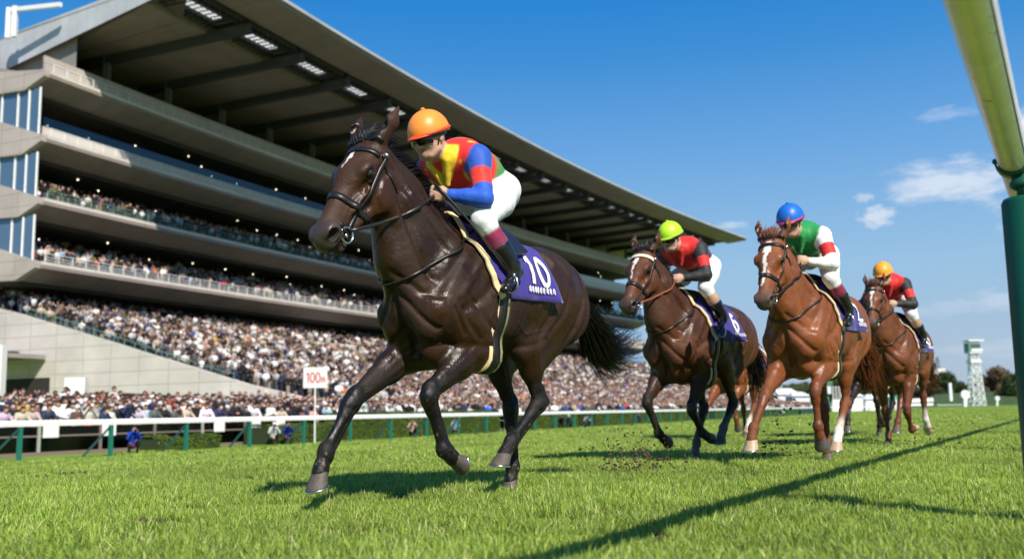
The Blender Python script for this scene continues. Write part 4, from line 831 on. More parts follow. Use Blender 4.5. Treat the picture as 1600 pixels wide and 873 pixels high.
        pt = hk - dc * .055 - unit(np.cross(v3(0, 1, 0), dc)) * (.030 if np.cross(v3(0, 1, 0), dc)[0] > 0 else -.030)
        s.cap(m * .45 + hk * .55 + (pt - hk) * .9, pt, .018, .022, .02, 1)
        s.cap(pt, hk + dc * .05, .030, .040, .02, 1, lat=.85); s.ell(hk, (.052, .043, .055), .025, 1)
        joint_to_foot(hk, f, c, .044, y, True)
    for side, J in S['front'].items(): leg_front(side, J)
    for side, J in S['hind'].items(): leg_hind(side, J)
    if S.get('blaze'):
        pass
    return s, H, Mh, k, (a, n, lat)
def hoof(parent, f, c, m, mrim, name='hoof', shoe=True):
    """horn capsule below coronet c; the pastern comes down from fetlock f"""
    f = v3(*f); c = v3(*c); d = unit(c - f); y = v3(0, 1, 0); y = unit(y - d * d[1])
    q = np.cross(d, y)                                    # rotates with d in the side plane
    an = R_(-38); nd = d * math.cos(an) + q * math.sin(an)
    nd2 = d * math.cos(-an) + q * math.sin(-an)
    # sole normal = pastern direction turned back (towards the heel)
    cand = [nd, nd2]; st = unit(v3(.64, 0, -.77)); qq = np.cross(st, v3(0, 1, 0)); 
    good = [st * math.cos(an) + qq * math.sin(an), st * math.cos(an) - qq * math.sin(an)]
    use = 0 if good[0][2] < good[1][2] else 1
    down = cand[use]; toe = np.cross(down, y); 
    ts = np.cross(good[use], v3(0, 1, 0)); toe = toe if ts[0] > 0 else -toe
    b = MB(); n = 20; rings = []
    for (h, rx, ry, off) in [(-.012, .036, .036, 0.0), (0, .045, .044, .002), (.012, .047, .046, .008), (.034, .053, .052, .022), (.056, .060, .058, .036), (.062, .061, .059, .038)]:
        ring = []
        for j in range(n):
            t = 2 * math.pi * j / n; cx = math.cos(t); fx = rx * cx * (1.0 if cx > 0 else .82)
            ring.append(c + down * (h * (1.0 if cx > -.3 else .93)) + toe * (off + fx) + y * (ry * math.sin(t)))
        rings.append(ring)
    V = [p for r in rings for p in r]; F = [(i * n + j, i * n + (j + 1) % n, (i + 1) * n + (j + 1) % n, (i + 1) * n + j) for i in range(len(rings) - 1) for j in range(n)]
    F.append(tuple(range((len(rings) - 1) * n, len(rings) * n))); b.add(V, F)
    o = b.build(name, m, parent, True)
    if shoe:
        s = MB(); pts = [c + down * .066 + toe * (.038 + .056 * math.cos(t)) + y * (.053 * math.sin(t)) for t in np.linspace(-2.3, 2.3, 22)]
        s.tube(pts, .0075, 6, flat=.8); s.build('horseshoe', mrim, o, True)
    return o
def strands(name, roots, fn, n, seg, rad, m, parent, seed=1):
    """hair: n thin tapering strands; fn(t, u, rnd) gives the path point for root parameter u"""
    rn = random.Random(seed); b = MB()
    for i in range(n):
        u = rn.random(); r = [rn.gauss(0, 1) for _ in range(6)]
        pts = [fn(t, u, r) for t in np.linspace(0, 1, seg)]
        b.tube(pts, [rad * (1.05 - .9 * (k / (seg - 1)) ** 1.5) for k in range(seg)], 3, caps=False)
    return b.build(name, m, parent, True)
def coat_mat(name, wet=.5, rough=.50):
    m = mat(name, (1, 1, 1), rough=rough, spec=.34, attr='col', noise=.22, nscale=12, coat=0)
    t = m.node_tree; p = t.nodes['Principled BSDF']; L = t.links.new; tcn = [x for x in t.nodes if x.type == 'TEX_COORD'][0]
    p.inputs['Coat Roughness'].default_value = .32
    n1 = t.nodes.new('ShaderNodeTexNoise'); n1.inputs['Scale'].default_value = 15; n1.inputs['Detail'].default_value = 7; n1.inputs['Distortion'].default_value = 1.2
    n2 = t.nodes.new('ShaderNodeTexNoise'); n2.inputs['Scale'].default_value = 260; n2.inputs['Detail'].default_value = 2
    w = t.nodes.new('ShaderNodeTexWave'); w.wave_type = 'BANDS'; w.bands_direction = 'DIAGONAL'; w.inputs['Scale'].default_value = 7.; w.inputs['Distortion'].default_value = 9; w.inputs['Detail'].default_value = 3; w.inputs['Detail Scale'].default_value = 1.3
    mp_ = t.nodes.new('ShaderNodeMapping'); mp_.inputs['Scale'].default_value = (.45, 1, .22); mp_.inputs['Rotation'].default_value = (0, .5, 0); L(tcn.outputs['Object'], mp_.inputs[0])
    for q in (n1, w): L(tcn.outputs['Object'], q.inputs['Vector'])
    L(mp_.outputs[0], n2.inputs['Vector'])
    pw = t.nodes.new('ShaderNodeMath'); pw.operation = 'POWER'; L(w.outputs['Fac'], pw.inputs[0]); pw.inputs[1].default_value = 9      # veins: thin ridges
    ad = t.nodes.new('ShaderNodeMath'); ad.operation = 'MULTIPLY_ADD'; L(pw.outputs[0], ad.inputs[0]); ad.inputs[1].default_value = .05; L(n1.outputs['Fac'], ad.inputs[2])
    b1 = t.nodes.new('ShaderNodeBump'); b1.inputs['Strength'].default_value = .5; b1.inputs['Distance'].default_value = .010; L(ad.outputs[0], b1.inputs['Height'])
    b2 = t.nodes.new('ShaderNodeBump'); b2.inputs['Strength'].default_value = .5; b2.inputs['Distance'].default_value = .003; L(n2.outputs['Fac'], b2.inputs['Height']); L(b1.outputs[0], b2.inputs['Normal'])
    L(b2.outputs[0], p.inputs['Normal'])
    # mud flung over the lower legs
    sxyz = t.nodes.new('ShaderNodeSeparateXYZ'); L(tcn.outputs['Object'], sxyz.inputs[0]); zr = t.nodes.new('ShaderNodeMapRange'); L(sxyz.outputs[2], zr.inputs['Value']); zr.inputs['From Min'].default_value = .15; zr.inputs['From Max'].default_value = .85; zr.inputs['To Min'].default_value = .60; zr.inputs['To Max'].default_value = .76
    nm = t.nodes.new('ShaderNodeTexNoise'); nm.inputs['Scale'].default_value = 48; nm.inputs['Detail'].default_value = 5; L(tcn.outputs['Object'], nm.inputs['Vector']); gt_ = t.nodes.new('ShaderNodeMath'); gt_.operation = 'SUBTRACT'; L(nm.outputs['Fac'], gt_.inputs[0]); L(zr.outputs[0], gt_.inputs[1])
    m9 = t.nodes.new('ShaderNodeMath'); m9.operation = 'MULTIPLY'; m9.use_clamp = True; L(gt_.outputs[0], m9.inputs[0]); m9.inputs[1].default_value = 30
    old = p.inputs['Base Color'].links[0].from_socket; mx = t.nodes.new('ShaderNodeMix'); mx.data_type = 'RGBA'; L(m9.outputs[0], mx.inputs[0]); L(old, mx.inputs[6]); mx.inputs[7].default_value = (.10, .075, .045, 1); L(mx.outputs[2], p.inputs['Base Color'])
    # sweat: patches where the hair lies wet and glossy
    n3 = t.nodes.new('ShaderNodeTexNoise'); n3.inputs['Scale'].default_value = 4.5; n3.inputs['Detail'].default_value = 8; L(tcn.outputs['Object'], n3.inputs['Vector'])
    mr = t.nodes.new('ShaderNodeMapRange'); L(n3.outputs['Fac'], mr.inputs['Value']); mr.inputs['From Min'].default_value = .46; mr.inputs['From Max'].default_value = .56
    mr.inputs['To Min'].default_value = rough + .12; mr.inputs['To Max'].default_value = rough - .24; L(mr.outputs[0], p.inputs['Roughness'])
    return m
def vnormals(V, Q):
    a = V[Q[:, 2]] - V[Q[:, 0]]; b = V[Q[:, 3]] - V[Q[:, 1]]; n = np.cross(a, b); N = np.zeros_like(V)
    for k in range(4):
        for j in range(3): N[:, j] += np.bincount(Q[:, k], n[:, j], len(V))
    return N / np.maximum(np.linalg.norm(N, axis=1), 1e-12)[:, None]
def sculpt(S, V, Q):
    """muscle furrows, tendons and veins: shallow lines pressed into (or raised from) the skin"""
    dx = S.get('dx', 0.); N = vnormals(V, Q); D = np.zeros(len(V)); amp = S.get('amp', 1.35)
    def dist(P2, pts):
        best = np.full(len(P2), 9.)
        for a, b in zip(pts[:-1], pts[1:]):
            a = np.array(a, float); b = np.array(b, float); ab = b - a; t = np.clip(((P2 - a) @ ab) / max(ab @ ab, 1e-9), 0, 1); best = np.minimum(best, np.linalg.norm(P2 - a - t[:, None] * ab, axis=1))
        return best
    def put(I, P2, pts, w, d): D[I] += amp * d * np.exp(-(dist(P2, pts) / w) ** 2)
    tr_ = (V[:, 0] > -.75 + dx) & (V[:, 0] < 1.1 + dx) & (V[:, 2] > .74)
    for y in (-1, 1):
        I = np.where(tr_ & (V[:, 1] * y > .045) & (N[:, 1] * y > .1))[0]; P2 = V[I][:, [0, 2]] - [dx, 0]
        for pts, w, d in [([(.50, 1.46), (.66, 1.28), (.82, 1.10)], .022, .008), ([(.40, 1.44), (.52, 1.24), (.66, 1.10), (.80, 1.02)], .024, -.010), ([(.62, 1.48), (.84, 1.26), (.965, 1.10)], .024, -.013), ([(.46, 1.20), (.47, 1.02), (.54, .88)], .028, -.012), ([(.76, 1.10), (.66, .98), (.56, .90)], .016, -.008), ([(.84, 1.06), (.76, .94), (.68, .87)], .016, -.007),
                          ([(.72, .84), (.45, .815), (.2, .86), (.06, .90)], .018, -.006), ([(-.02, 1.16), (.05, 1.02), (.13, .92)], .030, -.013), ([(.28, 1.30), (.14, 1.14), (.18, .98), (.32, .88)], .028, .006), ([(-.28, 1.38), (-.32, 1.18), (-.24, .98), (-.16, .86)], .020, -.012), ([(-.40, 1.20), (-.36, 1.02), (-.26, .88)], .018, -.008),
                          ([(-.08, 1.40), (-.16, 1.22), (-.08, 1.04), (.02, .94)], .024, -.009), ([(.0, 1.405), (-.03, 1.37)], .045, .014), ([(.24, 1.40), (.02, 1.36), (-.14, 1.41)], .03, -.006),
                          ([(.88, 1.02), (.78, .90)], .014, -.007), ([(.44, 1.14), (.38, .98), (.40, .86)], .006, .0035), ([(.38, .98), (.26, .92), (.10, .95)], .006, .0035), ([(.70, 1.20), (.62, 1.12), (.60, 1.02), (.66, .92)], .006, .0032), ([(.62, 1.12), (.54, 1.10)], .005, .003)]: put(I, P2, pts, w, d)
        for k in range(6): x = .10 + .055 * k; put(I, P2, [(x, 1.24), (x + .035, 1.10), (x + .07, .96)], .012, -.0022)
        a = S['H'](.16, -.17) if 'H' in S else None
    H = S['H']; I = np.where((V[:, 2] > 1.0) & (V[:, 0] > .55 + dx))[0]
    for y in (-1, 1):
        J = I[(V[I][:, 1] * y > .03) & (N[I][:, 1] * y > .15)]; P2 = V[J][:, [0, 2]]; h = lambda u, w: (H(u, w)[0], H(u, w)[2]); c = lambda x, z: (x + dx, z)
        for pts, w, d in [([h(.10, -.185), c(1.07, 1.42), c(.96, 1.18)], .020, -.013), ([h(.05, -.15), c(.98, 1.48), c(.84, 1.30)], .022, -.007), ([h(.0, -.07), c(.90, 1.60), c(.72, 1.42)], .02, -.005), ([h(.10, -.22), h(.16, -.25)], .02, -.006),
                          ([h(.235, -.045), h(.30, -.09), h(.38, -.12), h(.44, -.125)], .012, -.006), ([h(.24, -.075), h(.33, -.085), h(.41, -.09)], .007, .004), ([h(.27, -.11), h(.34, -.15), h(.36, -.18)], .005, .003), ([h(.29, -.06), h(.35, -.055), h(.44, -.07)], .005, .003), ([h(.15, .02), h(.11, -.02)], .015, -.006), ([h(.07, -.12), h(.16, -.10), h(.24, -.13), h(.27, -.19)], .012, -.007), ([h(.48, -.095), h(.45, -.115), h(.44, -.14)], .010, -.006), ([h(.51, -.10), h(.56, -.105)], .008, -.004)]: put(J, P2, pts, w, d)
    I = np.where((V[:, 0] > .80 + dx) & (V[:, 2] > .72) & (V[:, 2] < 1.25) & (N[:, 0] > .25) & (np.abs(V[:, 1]) < .26))[0]; P2 = V[I][:, [1, 2]]
    put(I, P2, [(0, 1.14), (0, .80)], .018, -.018)
    for y in (-1, 1):
        for pts, w, d in [([(y * .03, 1.10), (y * .12, 1.0), (y * .19, .92)], .016, -.010), ([(y * .02, .92), (y * .10, .86), (y * .17, .84)], .014, -.009), ([(y * .05, 1.20), (y * .14, 1.10), (y * .22, 1.08)], .016, -.008)]: put(I, P2, pts, w, d)
    for kind in ('front', 'hind'):
        for y, J4 in S[kind].items():
            e, k_, f, c = [np.array(q)[[0, 2]] for q in J4]; I = np.where((V[:, 1] * y > .02) & (V[:, 2] < 1.0))[0]; P2 = V[I][:, [0, 2]]; d1 = (k_ - e) / np.linalg.norm(k_ - e); p1 = np.array([d1[1], -d1[0]]); d2 = (f - k_) / np.linalg.norm(f - k_); p2 = np.array([d2[1], -d2[0]])
            for o_, w in ((.030, .010), (-.014, .010), (-.042, .009)): put(I, P2, [e * .8 + k_ * .2 + p1 * o_ * 1.3, e * .12 + k_ * .88 + p1 * o_ * .55], w * 1.5, -.0028)
            put(I, P2, [e * .7 + k_ * .3 + p1 * .01, e * .35 + k_ * .65 + p1 * .022, e * .1 + k_ * .9], .004, .003)
            sgn = 1 if p2[0] < 0 else -1
            put(I, P2, [k_ * .88 + f * .12 + p2 * sgn * .014, k_ * .1 + f * .9 + p2 * sgn * .018], .0075, -.008); put(I, P2, [k_ + d2 * .06 - p2 * .02, k_ + d2 * .05 + p2 * .03], .012, -.005); put(I, P2, [k_ - d1 * .07 - p1 * .03, k_ - d1 * .06 + p1 * .03], .014, -.004)
            put(I, P2, [f + (c - f) * .45 - p2 * .03, f + (c - f) * .45 + p2 * .03], .008, -.004)
    V += N * D[:, None]
def make_horse(S):
    global HZ
    root = empty('racehorse', S['loc'], S['rz']); tag(root, S['label'], 'horse', 'racehorses galloping in the pack')
    sdf, H, Mh, hk, (ha, hn, hl) = horse_sdf(S)
    V, Q, C = sdf.build(S['vox'], S['colors'])
    # white face marking: shapes on the forehead and nose
    if S.get('blaze'):
        for (u0, u1, w0, w1) in S['blaze']:
            L0 = V - H(0, 0); u = (L0 @ ha) / hk; yy = (L0 @ hl) / hk; w = (L0 @ hn) / hk
            wd = w0 + (w1 - w0) * np.clip((u - u0) / (u1 - u0), 0, 1); wob = .004 * np.sin(u * 60) + .003 * np.sin(u * 131)
            I = (u > u0) & (u < u1) & (np.abs(yy + wob) < wd) & (w > -.06); C[I] = S['colors'][3]
    S['H'] = H; sculpt(S, V, Q)
    body = sdf_mesh('body', V, Q, C, root, coat_mat(S['coat'], S.get('wet', .5), S.get('rough', .56)), 1 if S['vox'] < .008 else 1)
    bvh = BVHTree.FromPolygons([tuple(p.co) for p in body.data.vertices], [tuple(p.vertices) for p in body.data.polygons])
    hm = mat('hoof_horn', (.085, .070, .058), rough=.6, noise=.3, nscale=60, bump=.3, bscale=120); hp = mat('hoof_pale', (.42, .30, .19), rough=.5, noise=.25, nscale=50)
    steel = mat('steel', (.75, .75, .76), rough=.25, metal=1)
    for side, J in list(S['front'].items()): hoof(root, J[2], J[3], hp if side in S.get('pale_f', ()) else hm, steel)
    for side, J in list(S['hind'].items()): hoof(root, J[2], J[3], hp if side in S.get('pale_h', ()) else hm, steel)
    # eyes
    em = mat('eye_dark', (.012, .008, .006), rough=.06, spec=.8)
    for y in (-1, 1):
        b = MB(); b.ell(H(.197, -.030, y * .0815), (.023 * hk,) * 3, None, 14, 10); b.build('eye', em, root, True)
    S.update(root=root, H=H, hk=hk, ha=ha, hn=hn, hl=hl, bvh=bvh, body=body)
    return S
def mane_tail(S):
    H = S['H']; root = S['root']; dx = S.get('dx', 0); hairm = mat('hair_' + S['coat'], S['hair'], rough=.38, spec=.5, noise=.2, nscale=30)
    q = S.get('hairq', 1.); bvh = S['bvh']
    # crest line from poll to withers, found on the skin
    P = Vector(H(.0, .02)); W = Vector((.50 + dx, 0, 1.60)); crest = []
    for t in np.linspace(0, 1, 24):
        p = P.lerp(W, t) + Vector((0, 0, .25)); hit = bvh.ray_cast(p, Vector((0, 0, -1)))
        crest.append(hit[0] if hit[0] is not None else p - Vector((0, 0, .25)))
    crest[0] = P
    def cp(u):
        x = u * 22.999; i = int(x); return crest[i].lerp(crest[i + 1], x - i)
    side = S.get('mane_side', -1)
    def fm(t, u, r):
        p = cp(u); L = (.15 + .05 * math.sin(u * 3.1)) * (1 + .22 * r[0]); dr = .5 + .5 * u
        wv = math.sin(u * 23 + r[1] * .25) * .35
        return p + Vector((-L * t * (.75 + .1 * r[2]), side * (.02 + .055 * t * t * dr) + r[4] * .013 * (1 + t) + wv * .03 * t, L * (.62 * t - (.85 * dr + .25 * wv) * t * t) + .008 * r[5] * t - .012))
    strands('mane', None, fm, int(1500 * q), 7, .0034 / q ** .5, hairm, root, 3)
    a, n, l = Vector(S['ha']), Vector(S['hn']), Vector(S['hl'])
    def ff(t, u, r):
        p = Vector(H(.03, .03, (u - .5) * .05)); return p - a * (.10 * t * (1 + .25 * r[0])) + n * (.030 * math.sin(t * 2.6) * (1 + .25 * r[1]) - .01) + l * (r[2] * .010 * (1 + t) + (u - .5) * .05 * t)
    strands('forelock', None, ff, int(260 * q), 6, .003 / q ** .5, hairm, root, 5)
    D = Vector((-.50 + dx, 0, 1.15)); TD = S.get('tail', (-.40, .0, -.20))
    def ft(t, u, r):
        s = .0 + t; T = Vector(TD)
        cl = r[1]
        curl = Vector((-.04 * math.sin(t * 3), .03 * math.sin(t * 4 + cl), .10 * math.sin(t * 3.0) - .10 * math.sin(max(0, t - .35) * 4.8) * max(0, t - .35) + (.07 * r[5] + .10) * t ** 4))
        spread = .012 + .085 * t ** 1.1
        return D + T * (t * (1 + .25 * r[0])) + curl + Vector((r[1] * spread * .5, r[2] * spread * .6, r[3] * spread * .75 + .02 * r[4] * math.sin(t * 6 + r[1])))
    if S.get('tailpath'):
        TP = [Vector(q_) + Vector((dx, 0, 0)) for q_ in S['tailpath']]
        def ft(t, u, r):
            tt = min(t * max(.55, min(1.0, .88 + .10 * r[0])), 1.0); x = tt * (len(TP) - 1); x = 1 + tt * (len(TP) - 3.001); i = int(x); f = x - i; p0, p1, p2, p3 = TP[i - 1], TP[i], TP[i + 1], TP[i + 2]
            p = p1 * 1.0 + (p2 - p0) * (f * .5) + (p0 * 2 - p1 * 5 + p2 * 4 - p3) * (f * f * .5) + (p1 * 3 - p0 - p2 * 3 + p3) * (f ** 3 * .5)
            sp = .010 + .075 * t ** .9; return p + Vector((r[1] * sp * .6, r[2] * sp * .8, r[3] * sp + .02 * math.sin(t * 9 + r[1] * 2) * t))
    strands('tail', None, ft, int(S.get('tailn', 800) * q), 14, .0036 / q ** .5, hairm, root, 7)
HORSES = []
BAY = {0: (.019, .0080, .0034), 8: (.042, .0160, .0065), 1: (.0085, .007, .0065), 2: (.036, .0155, .0075), 3: (.75, .70, .65), 4: (.055, .040, .034), 5: (.006, .004, .004), 6: (.031, .0120, .0046), 7: (.2, .19, .18)}
h1 = dict(label='dark brown leading racehorse with the number 10 on its purple cloth', loc=(.05, 5.81, 0), rz=0, coat='bay_coat', vox=.0075, colors=BAY,
          poll=(1.25, .0, 1.855), nose=(1.60, -.0, 1.385), head=1.1, hw=1.3, points=True, dx=0., hair=(.006, .005, .005),
          front={-1: [(.80, -.145, .84), (1.218, -.15, .561), (1.392, -.15, .316), (1.428, -.15, .215)],
                 1: [(.60, .155, .84), (.985, .15, .585), (.868, .15, .305), (.800, .15, .258)]},
          hind={-1: [(.12, -.13, .88), (-.034, -.12, .50), (-.045, -.12, .165), (-.018, -.12, .085)],
                1: [(.16, .15, .88), (.003, .12, .534), (.270, .12, .325), (.335, .12, .255)]},
          blaze=[(.100, .150, .010, .017), (.14, .215, .006, .002)], tail=(-.64, -.10, -.22), tailn=1500, tailpath=[(-.42, 0, 1.19), (-.50, 0, 1.16), (-.66, .0, 1.12), (-.80, -.02, 1.0), (-.92, -.04, .91), (-1.10, -.06, .88), (-1.34, -.10, .95), (-1.55, -.12, 1.04)])
HORSES.append(h1)
def heading(th): return R_(270 - th)
h1['rz'] = math.atan2(-math.cos(R_(38)), -math.sin(R_(38)))
# ---------------------------------------------------------------- tack, worn by the horse
leather = mat('black_leather', (.012, .010, .010), rough=.38, spec=.5, bump=.2, bscale=300, bdist=.002)
steel = mat('steel', (.75, .75, .76), rough=.25, metal=1)
cream = mat('cream_webbing', (.72, .55, .30), rough=.8, bump=.2, bscale=400, bdist=.002)
def skin_pt(bvh, o, d, off):
    h = bvh.ray_cast(Vector(o), Vector(d))
    if h[0] is None: return None, None
    return h[0] + h[1] * off, h[1]
def ring_pts(bvh, c, e1, e2, a0, a1, n, off, R=.6):
    P = []; N = []
    for t in np.linspace(a0, a1, n):
        d = Vector(e1) * math.cos(t) + Vector(e2) * math.sin(t); d.normalize()
        p, nn = skin_pt(bvh, Vector(c) + d * R, -d, off)
        if p is not None: P.append(p); N.append(nn)
    if len(P) > 4:                                    # pull the strap taut
        for _ in range(3): P = [P[0]] + [P[i] * .5 + (P[i - 1] + P[i + 1]) * .25 for i in range(1, len(P) - 1)] + [P[-1]]
    return P, N
def settle(bvh, P, off):
    Q = []; N = []
    for p in P:
        h = bvh.find_nearest(p); Q.append(p if (p - h[0]).dot(h[1]) > off else h[0] + h[1] * off); N.append(h[1])
    for _ in range(3): N = [N[0]] + [(N[i - 1] + N[i] * 2 + N[i + 1]).normalized() for i in range(1, len(N) - 1)] + [N[-1]]
    return Q, N
def digit_strokes(ch):
    a = {'0': [[(.5 + .42 * math.sin(t), .5 + .5 * math.cos(t)) for t in np.linspace(0, 2 * math.pi, 25)]],
         '1': [[(.2, .78), (.52, 1.0), (.52, 0)]],
         '6': [[(.85, .88), (.55, 1.0), (.25, .85), (.1, .5), (.1, .28), (.3, .03), (.6, 0), (.88, .17), (.9, .38), (.7, .58), (.4, .58), (.14, .4)]],
         '2': [[(.1, .75), (.3, .97), (.65, .98), (.88, .75), (.7, .45), (.1, .02), (.92, .02)]],
         '8': [[(.5 + .3 * math.sin(t), .75 + .24 * math.cos(t)) for t in np.linspace(0, 2 * math.pi, 17)], [(.5 + .4 * math.sin(t), .26 + .26 * math.cos(t)) for t in np.linspace(0, 2 * math.pi, 17)]]}
    return a[ch]
def tack(S):
    root, H, bvh, dx, hk = S['root'], S['H'], S['bvh'], S.get('dx', 0.), S['hk']
    a, n, l = Vector(S['ha']), Vector(S['hn']), Vector(S['hl']); hw = S.get('hw', 1.25)
    HV = lambda u, w, y=0.: Vector(H(u, w, y))
    purple = mat('purple_cloth', (.032, .019, .22), rough=.75, noise=.12, nscale=14, sheen=.2, bump=.25, bscale=35, bdist=.01)
    white = mat('white_print', (.80, .80, .80), rough=.7)
    # saddle cloth
    NU, NP = 26, 34; V = []; F = []
    for j in range(NP):
        ph = (j / (NP - 1) * 2 - 1) * R_(98)
        for i in range(NU):
            u = i / (NU - 1); lo = abs(ph) / R_(98)
            x = (.68 - .13 * lo ** 2) * (1 - u) + (.04 + .01 * lo) * u + dx
            d = Vector((0, math.sin(ph), math.cos(ph))); p, nn = skin_pt(bvh, Vector((x, 0, 1.14)) + d, -d, .012)
            if p is None: p = Vector((x, 0, 1.14)) + d * .28; nn = d
            fl = max(0, u - .62) / .38 * max(0, lo - .55) / .45
            p = p + nn * (.05 * fl * fl) + Vector((-.03 * fl, 0, .015 * fl))
            p += nn * .004 * math.sin(u * 17 + ph * 3)
            V.append(p)
    for j in range(NP - 1):
        for i in range(NU - 1): F.append((j * NU + i, j * NU + i + 1, (j + 1) * NU + i + 1, (j + 1) * NU + i))
    mb = MB(); mb.add(V, F); cl = mb.build('saddle_cloth', [purple], root, True)
    so = cl.modifiers.new('thick', 'SOLIDIFY'); so.thickness = .006; so.offset = 1
    cb_ = MB(); P = [V[j * NU] for j in range(NP)]; N = [(P[j] - Vector((P[j].x, 0, 1.14))).normalized() for j in range(NP)]
    cb_.ribbon([p + q * .006 + Vector((-.012, 0, 0)) for p, q in zip(P, N)], .044, N, .009); cb_.build('border', cream, cl)
    bv2 = BVHTree.FromPolygons(V, F)
    if S.get('num'):
        for sd in (1, -1):
            b = MB(); x0 = S.get('numx', .34) + dx; hgt = .165; wdt = .10; z0 = 1.20
            def strip(pts, w):
                Q = []; NN = []
                for (x, z) in pts:
                    h = bv2.ray_cast(Vector((x, sd * 1.0, z)), Vector((0, -sd, 0)))
                    if h[0] is None: continue
                    Q.append(h[0] + Vector((0, sd * .011, 0))); NN.append(Vector((0, sd, 0)))
                if len(Q) > 1: b.ribbon(Q, w, NN, .003)
            tw = len(S['num']) * wdt * 1.28
            for k, ch in enumerate(S['num']):
                for st in digit_strokes(ch):
                    pts = []
                    for (p, q) in zip(st[:-1], st[1:]):
                        for t in np.linspace(0, 1, 4)[:-1]: pts.append((p[0] + (q[0] - p[0]) * t, p[1] + (q[1] - p[1]) * t))
                    pts.append(st[-1])
                    strip([(x0 - sd * 0 - (k * 1.28 + p[0]) * wdt if sd > 0 else x0 - tw + (k * 1.28 + p[0]) * wdt, z0 + p[1] * hgt) for p in pts], .026)
            b.build('number', white, cl)
            b = MB(); rr = random.Random(5)
            for k in range(9):
                xx = x0 - .0 - k * .028
                strip([(xx, 1.155), (xx, 1.175), (xx - .008, 1.185)], .0055); strip([(xx - .010, 1.150), (xx - .012, 1.18)], .005)
            b.build('race_name', white, cl)
    # girth: black webbing on a cream edged band, under the belly
    P = []; N = []
    for t in np.linspace(R_(82), R_(278), 44):
        x = (.50 + .07 * (1 - abs(t - math.pi) / R_(98)) + dx); d = Vector((0, math.sin(t), math.cos(t)))
        h_ = bvh.ray_cast(Vector((x, 0, 1.12)), d); p, nn = (h_[0] + d * .006, d) if h_[0] is not None else (None, None)
        if p is not None: P.append(p); N.append(nn)
    N = [q.copy() for q in N]; P = [p + q * .010 for p, q in zip(P, N)]; g = MB(); g.ribbon(P, .120, N, .010); gb = g.build('girth', cream, root, True); g2 = MB(); g2.ribbon([p + q * .008 for p, q in zip(P, N)], .066, N, .008); g2.build('strap', leather, gb, True)
    # racing saddle
    sv = []; sf = []; nu_, nv_ = 12, 13
    for i in range(nu_):
        u = i / (nu_ - 1); x = .55 - .30 * u + dx
        for j in range(nv_):
            ph = (j / (nv_ - 1) * 2 - 1) * R_(62 - 18 * u); d = Vector((0, math.sin(ph), math.cos(ph))); p, nn = skin_pt(bvh, Vector((x, 0, 1.14)) + d, -d, .022)
            sv.append(p + nn * (.012 + .03 * max(0, abs(u - .5) - .3)))
    for i in range(nu_ - 1):
        for j in range(nv_ - 1): sf.append((i * nv_ + j, i * nv_ + j + 1, (i + 1) * nv_ + j + 1, (i + 1) * nv_ + j))
    mb = MB(); mb.add(sv, sf); sd_ = mb.build('saddle', leather, root, True); so = sd_.modifiers.new('thick', 'SOLIDIFY'); so.thickness = .016; so.offset = 1
    for y in (-1, 1):
        b = MB(); b.tube([(.50 + dx, y * .20, 1.44), (.49 + dx, y * .285, 1.33), (.50 + dx, y * .32, 1.22)], .008, 6, flat=.4); st = b.build('stirrup_leather', leather, root)
        b = MB(); b.tube([(.50 + dx, y * (.32 + .045 * math.sin(t)), 1.175 + .05 * math.cos(t)) for t in np.linspace(0, 2 * math.pi, 18)], .006, 6, closed=True); b.build('stirrup_iron', steel, st, True)
    # bridle
    br = MB(); w = .021 * hk
    def ring(u, wc, a0, a1, off=.006, tilt=0., ww=w):
        P, N = ring_pts(bvh, HV(u, wc), (n + a * tilt).normalized(), l, a0, a1, 44, off, .22)
        if len(P) > 3: P, N = settle(bvh, P, off)
        if len(P) > 3: br.ribbon(P, ww, N, .005)
    ring(.355, -.08, 0, 2 * math.pi, tilt=.10, ww=w * 1.5)
    ring(.475, -.09, R_(70), R_(290), tilt=-.15)
    ring(.075, -.06, -R_(70), R_(70), tilt=.15, ww=w * 1.2)
    ring(.02, -.08, -R_(50), R_(50), tilt=-.1)
    ring(.085, -.09, R_(60), R_(300), tilt=-.45, ww=w * .8)
    bits = {}
    for y in (-1, 1):
        pts = []
        for t in np.linspace(0, 1, 14):
            c = HV(.03 + .43 * t, -.055 - .075 * t + .0 * t, 0); p, nn = skin_pt(bvh, c + l * (y * .3), -l * y, .007)
            if p is not None: pts.append((p, nn))
        Pq, Nq = settle(bvh, [p for p, _ in pts], .007); br.ribbon(Pq, w, Nq, .006)
        bt, nn = skin_pt(bvh, HV(.485, -.128) + l * (y * .3), -l * y, .012); bits[y] = bt
    bo = br.build('bridle', S.get('brm') or leather, root, True)
    if S.get('browm'):
        br = MB(); ring(.075, -.06, -R_(75), R_(75), .010, .15, w * 1.3); br.build('browband', S['browm'], bo)
    for y in (-1, 1):
        b = MB(); bt = bits[y]; rr = .036 * hk
        b.tube([bt + a * (rr * math.cos(t)) + n * (rr * math.sin(t)) for t in np.linspace(0, 2 * math.pi, 22)][:-1], .0052, 6, closed=True)
        b.tube([bt, bt - l * (y * .05)], .009, 6); b.build('bit_ring', steel, bo, True)
        b = MB(); c = HV(.055, -.045); p, nn = skin_pt(bvh, c + l * (y * .3), -l * y, .010); b.ell(p, (.013, .013, .013), None, 10, 6); b.build('rosette', steel, bo, True)
    # reins to the rider's hands, and their loop round the neck
    hand = S['hands']; rm = MB()
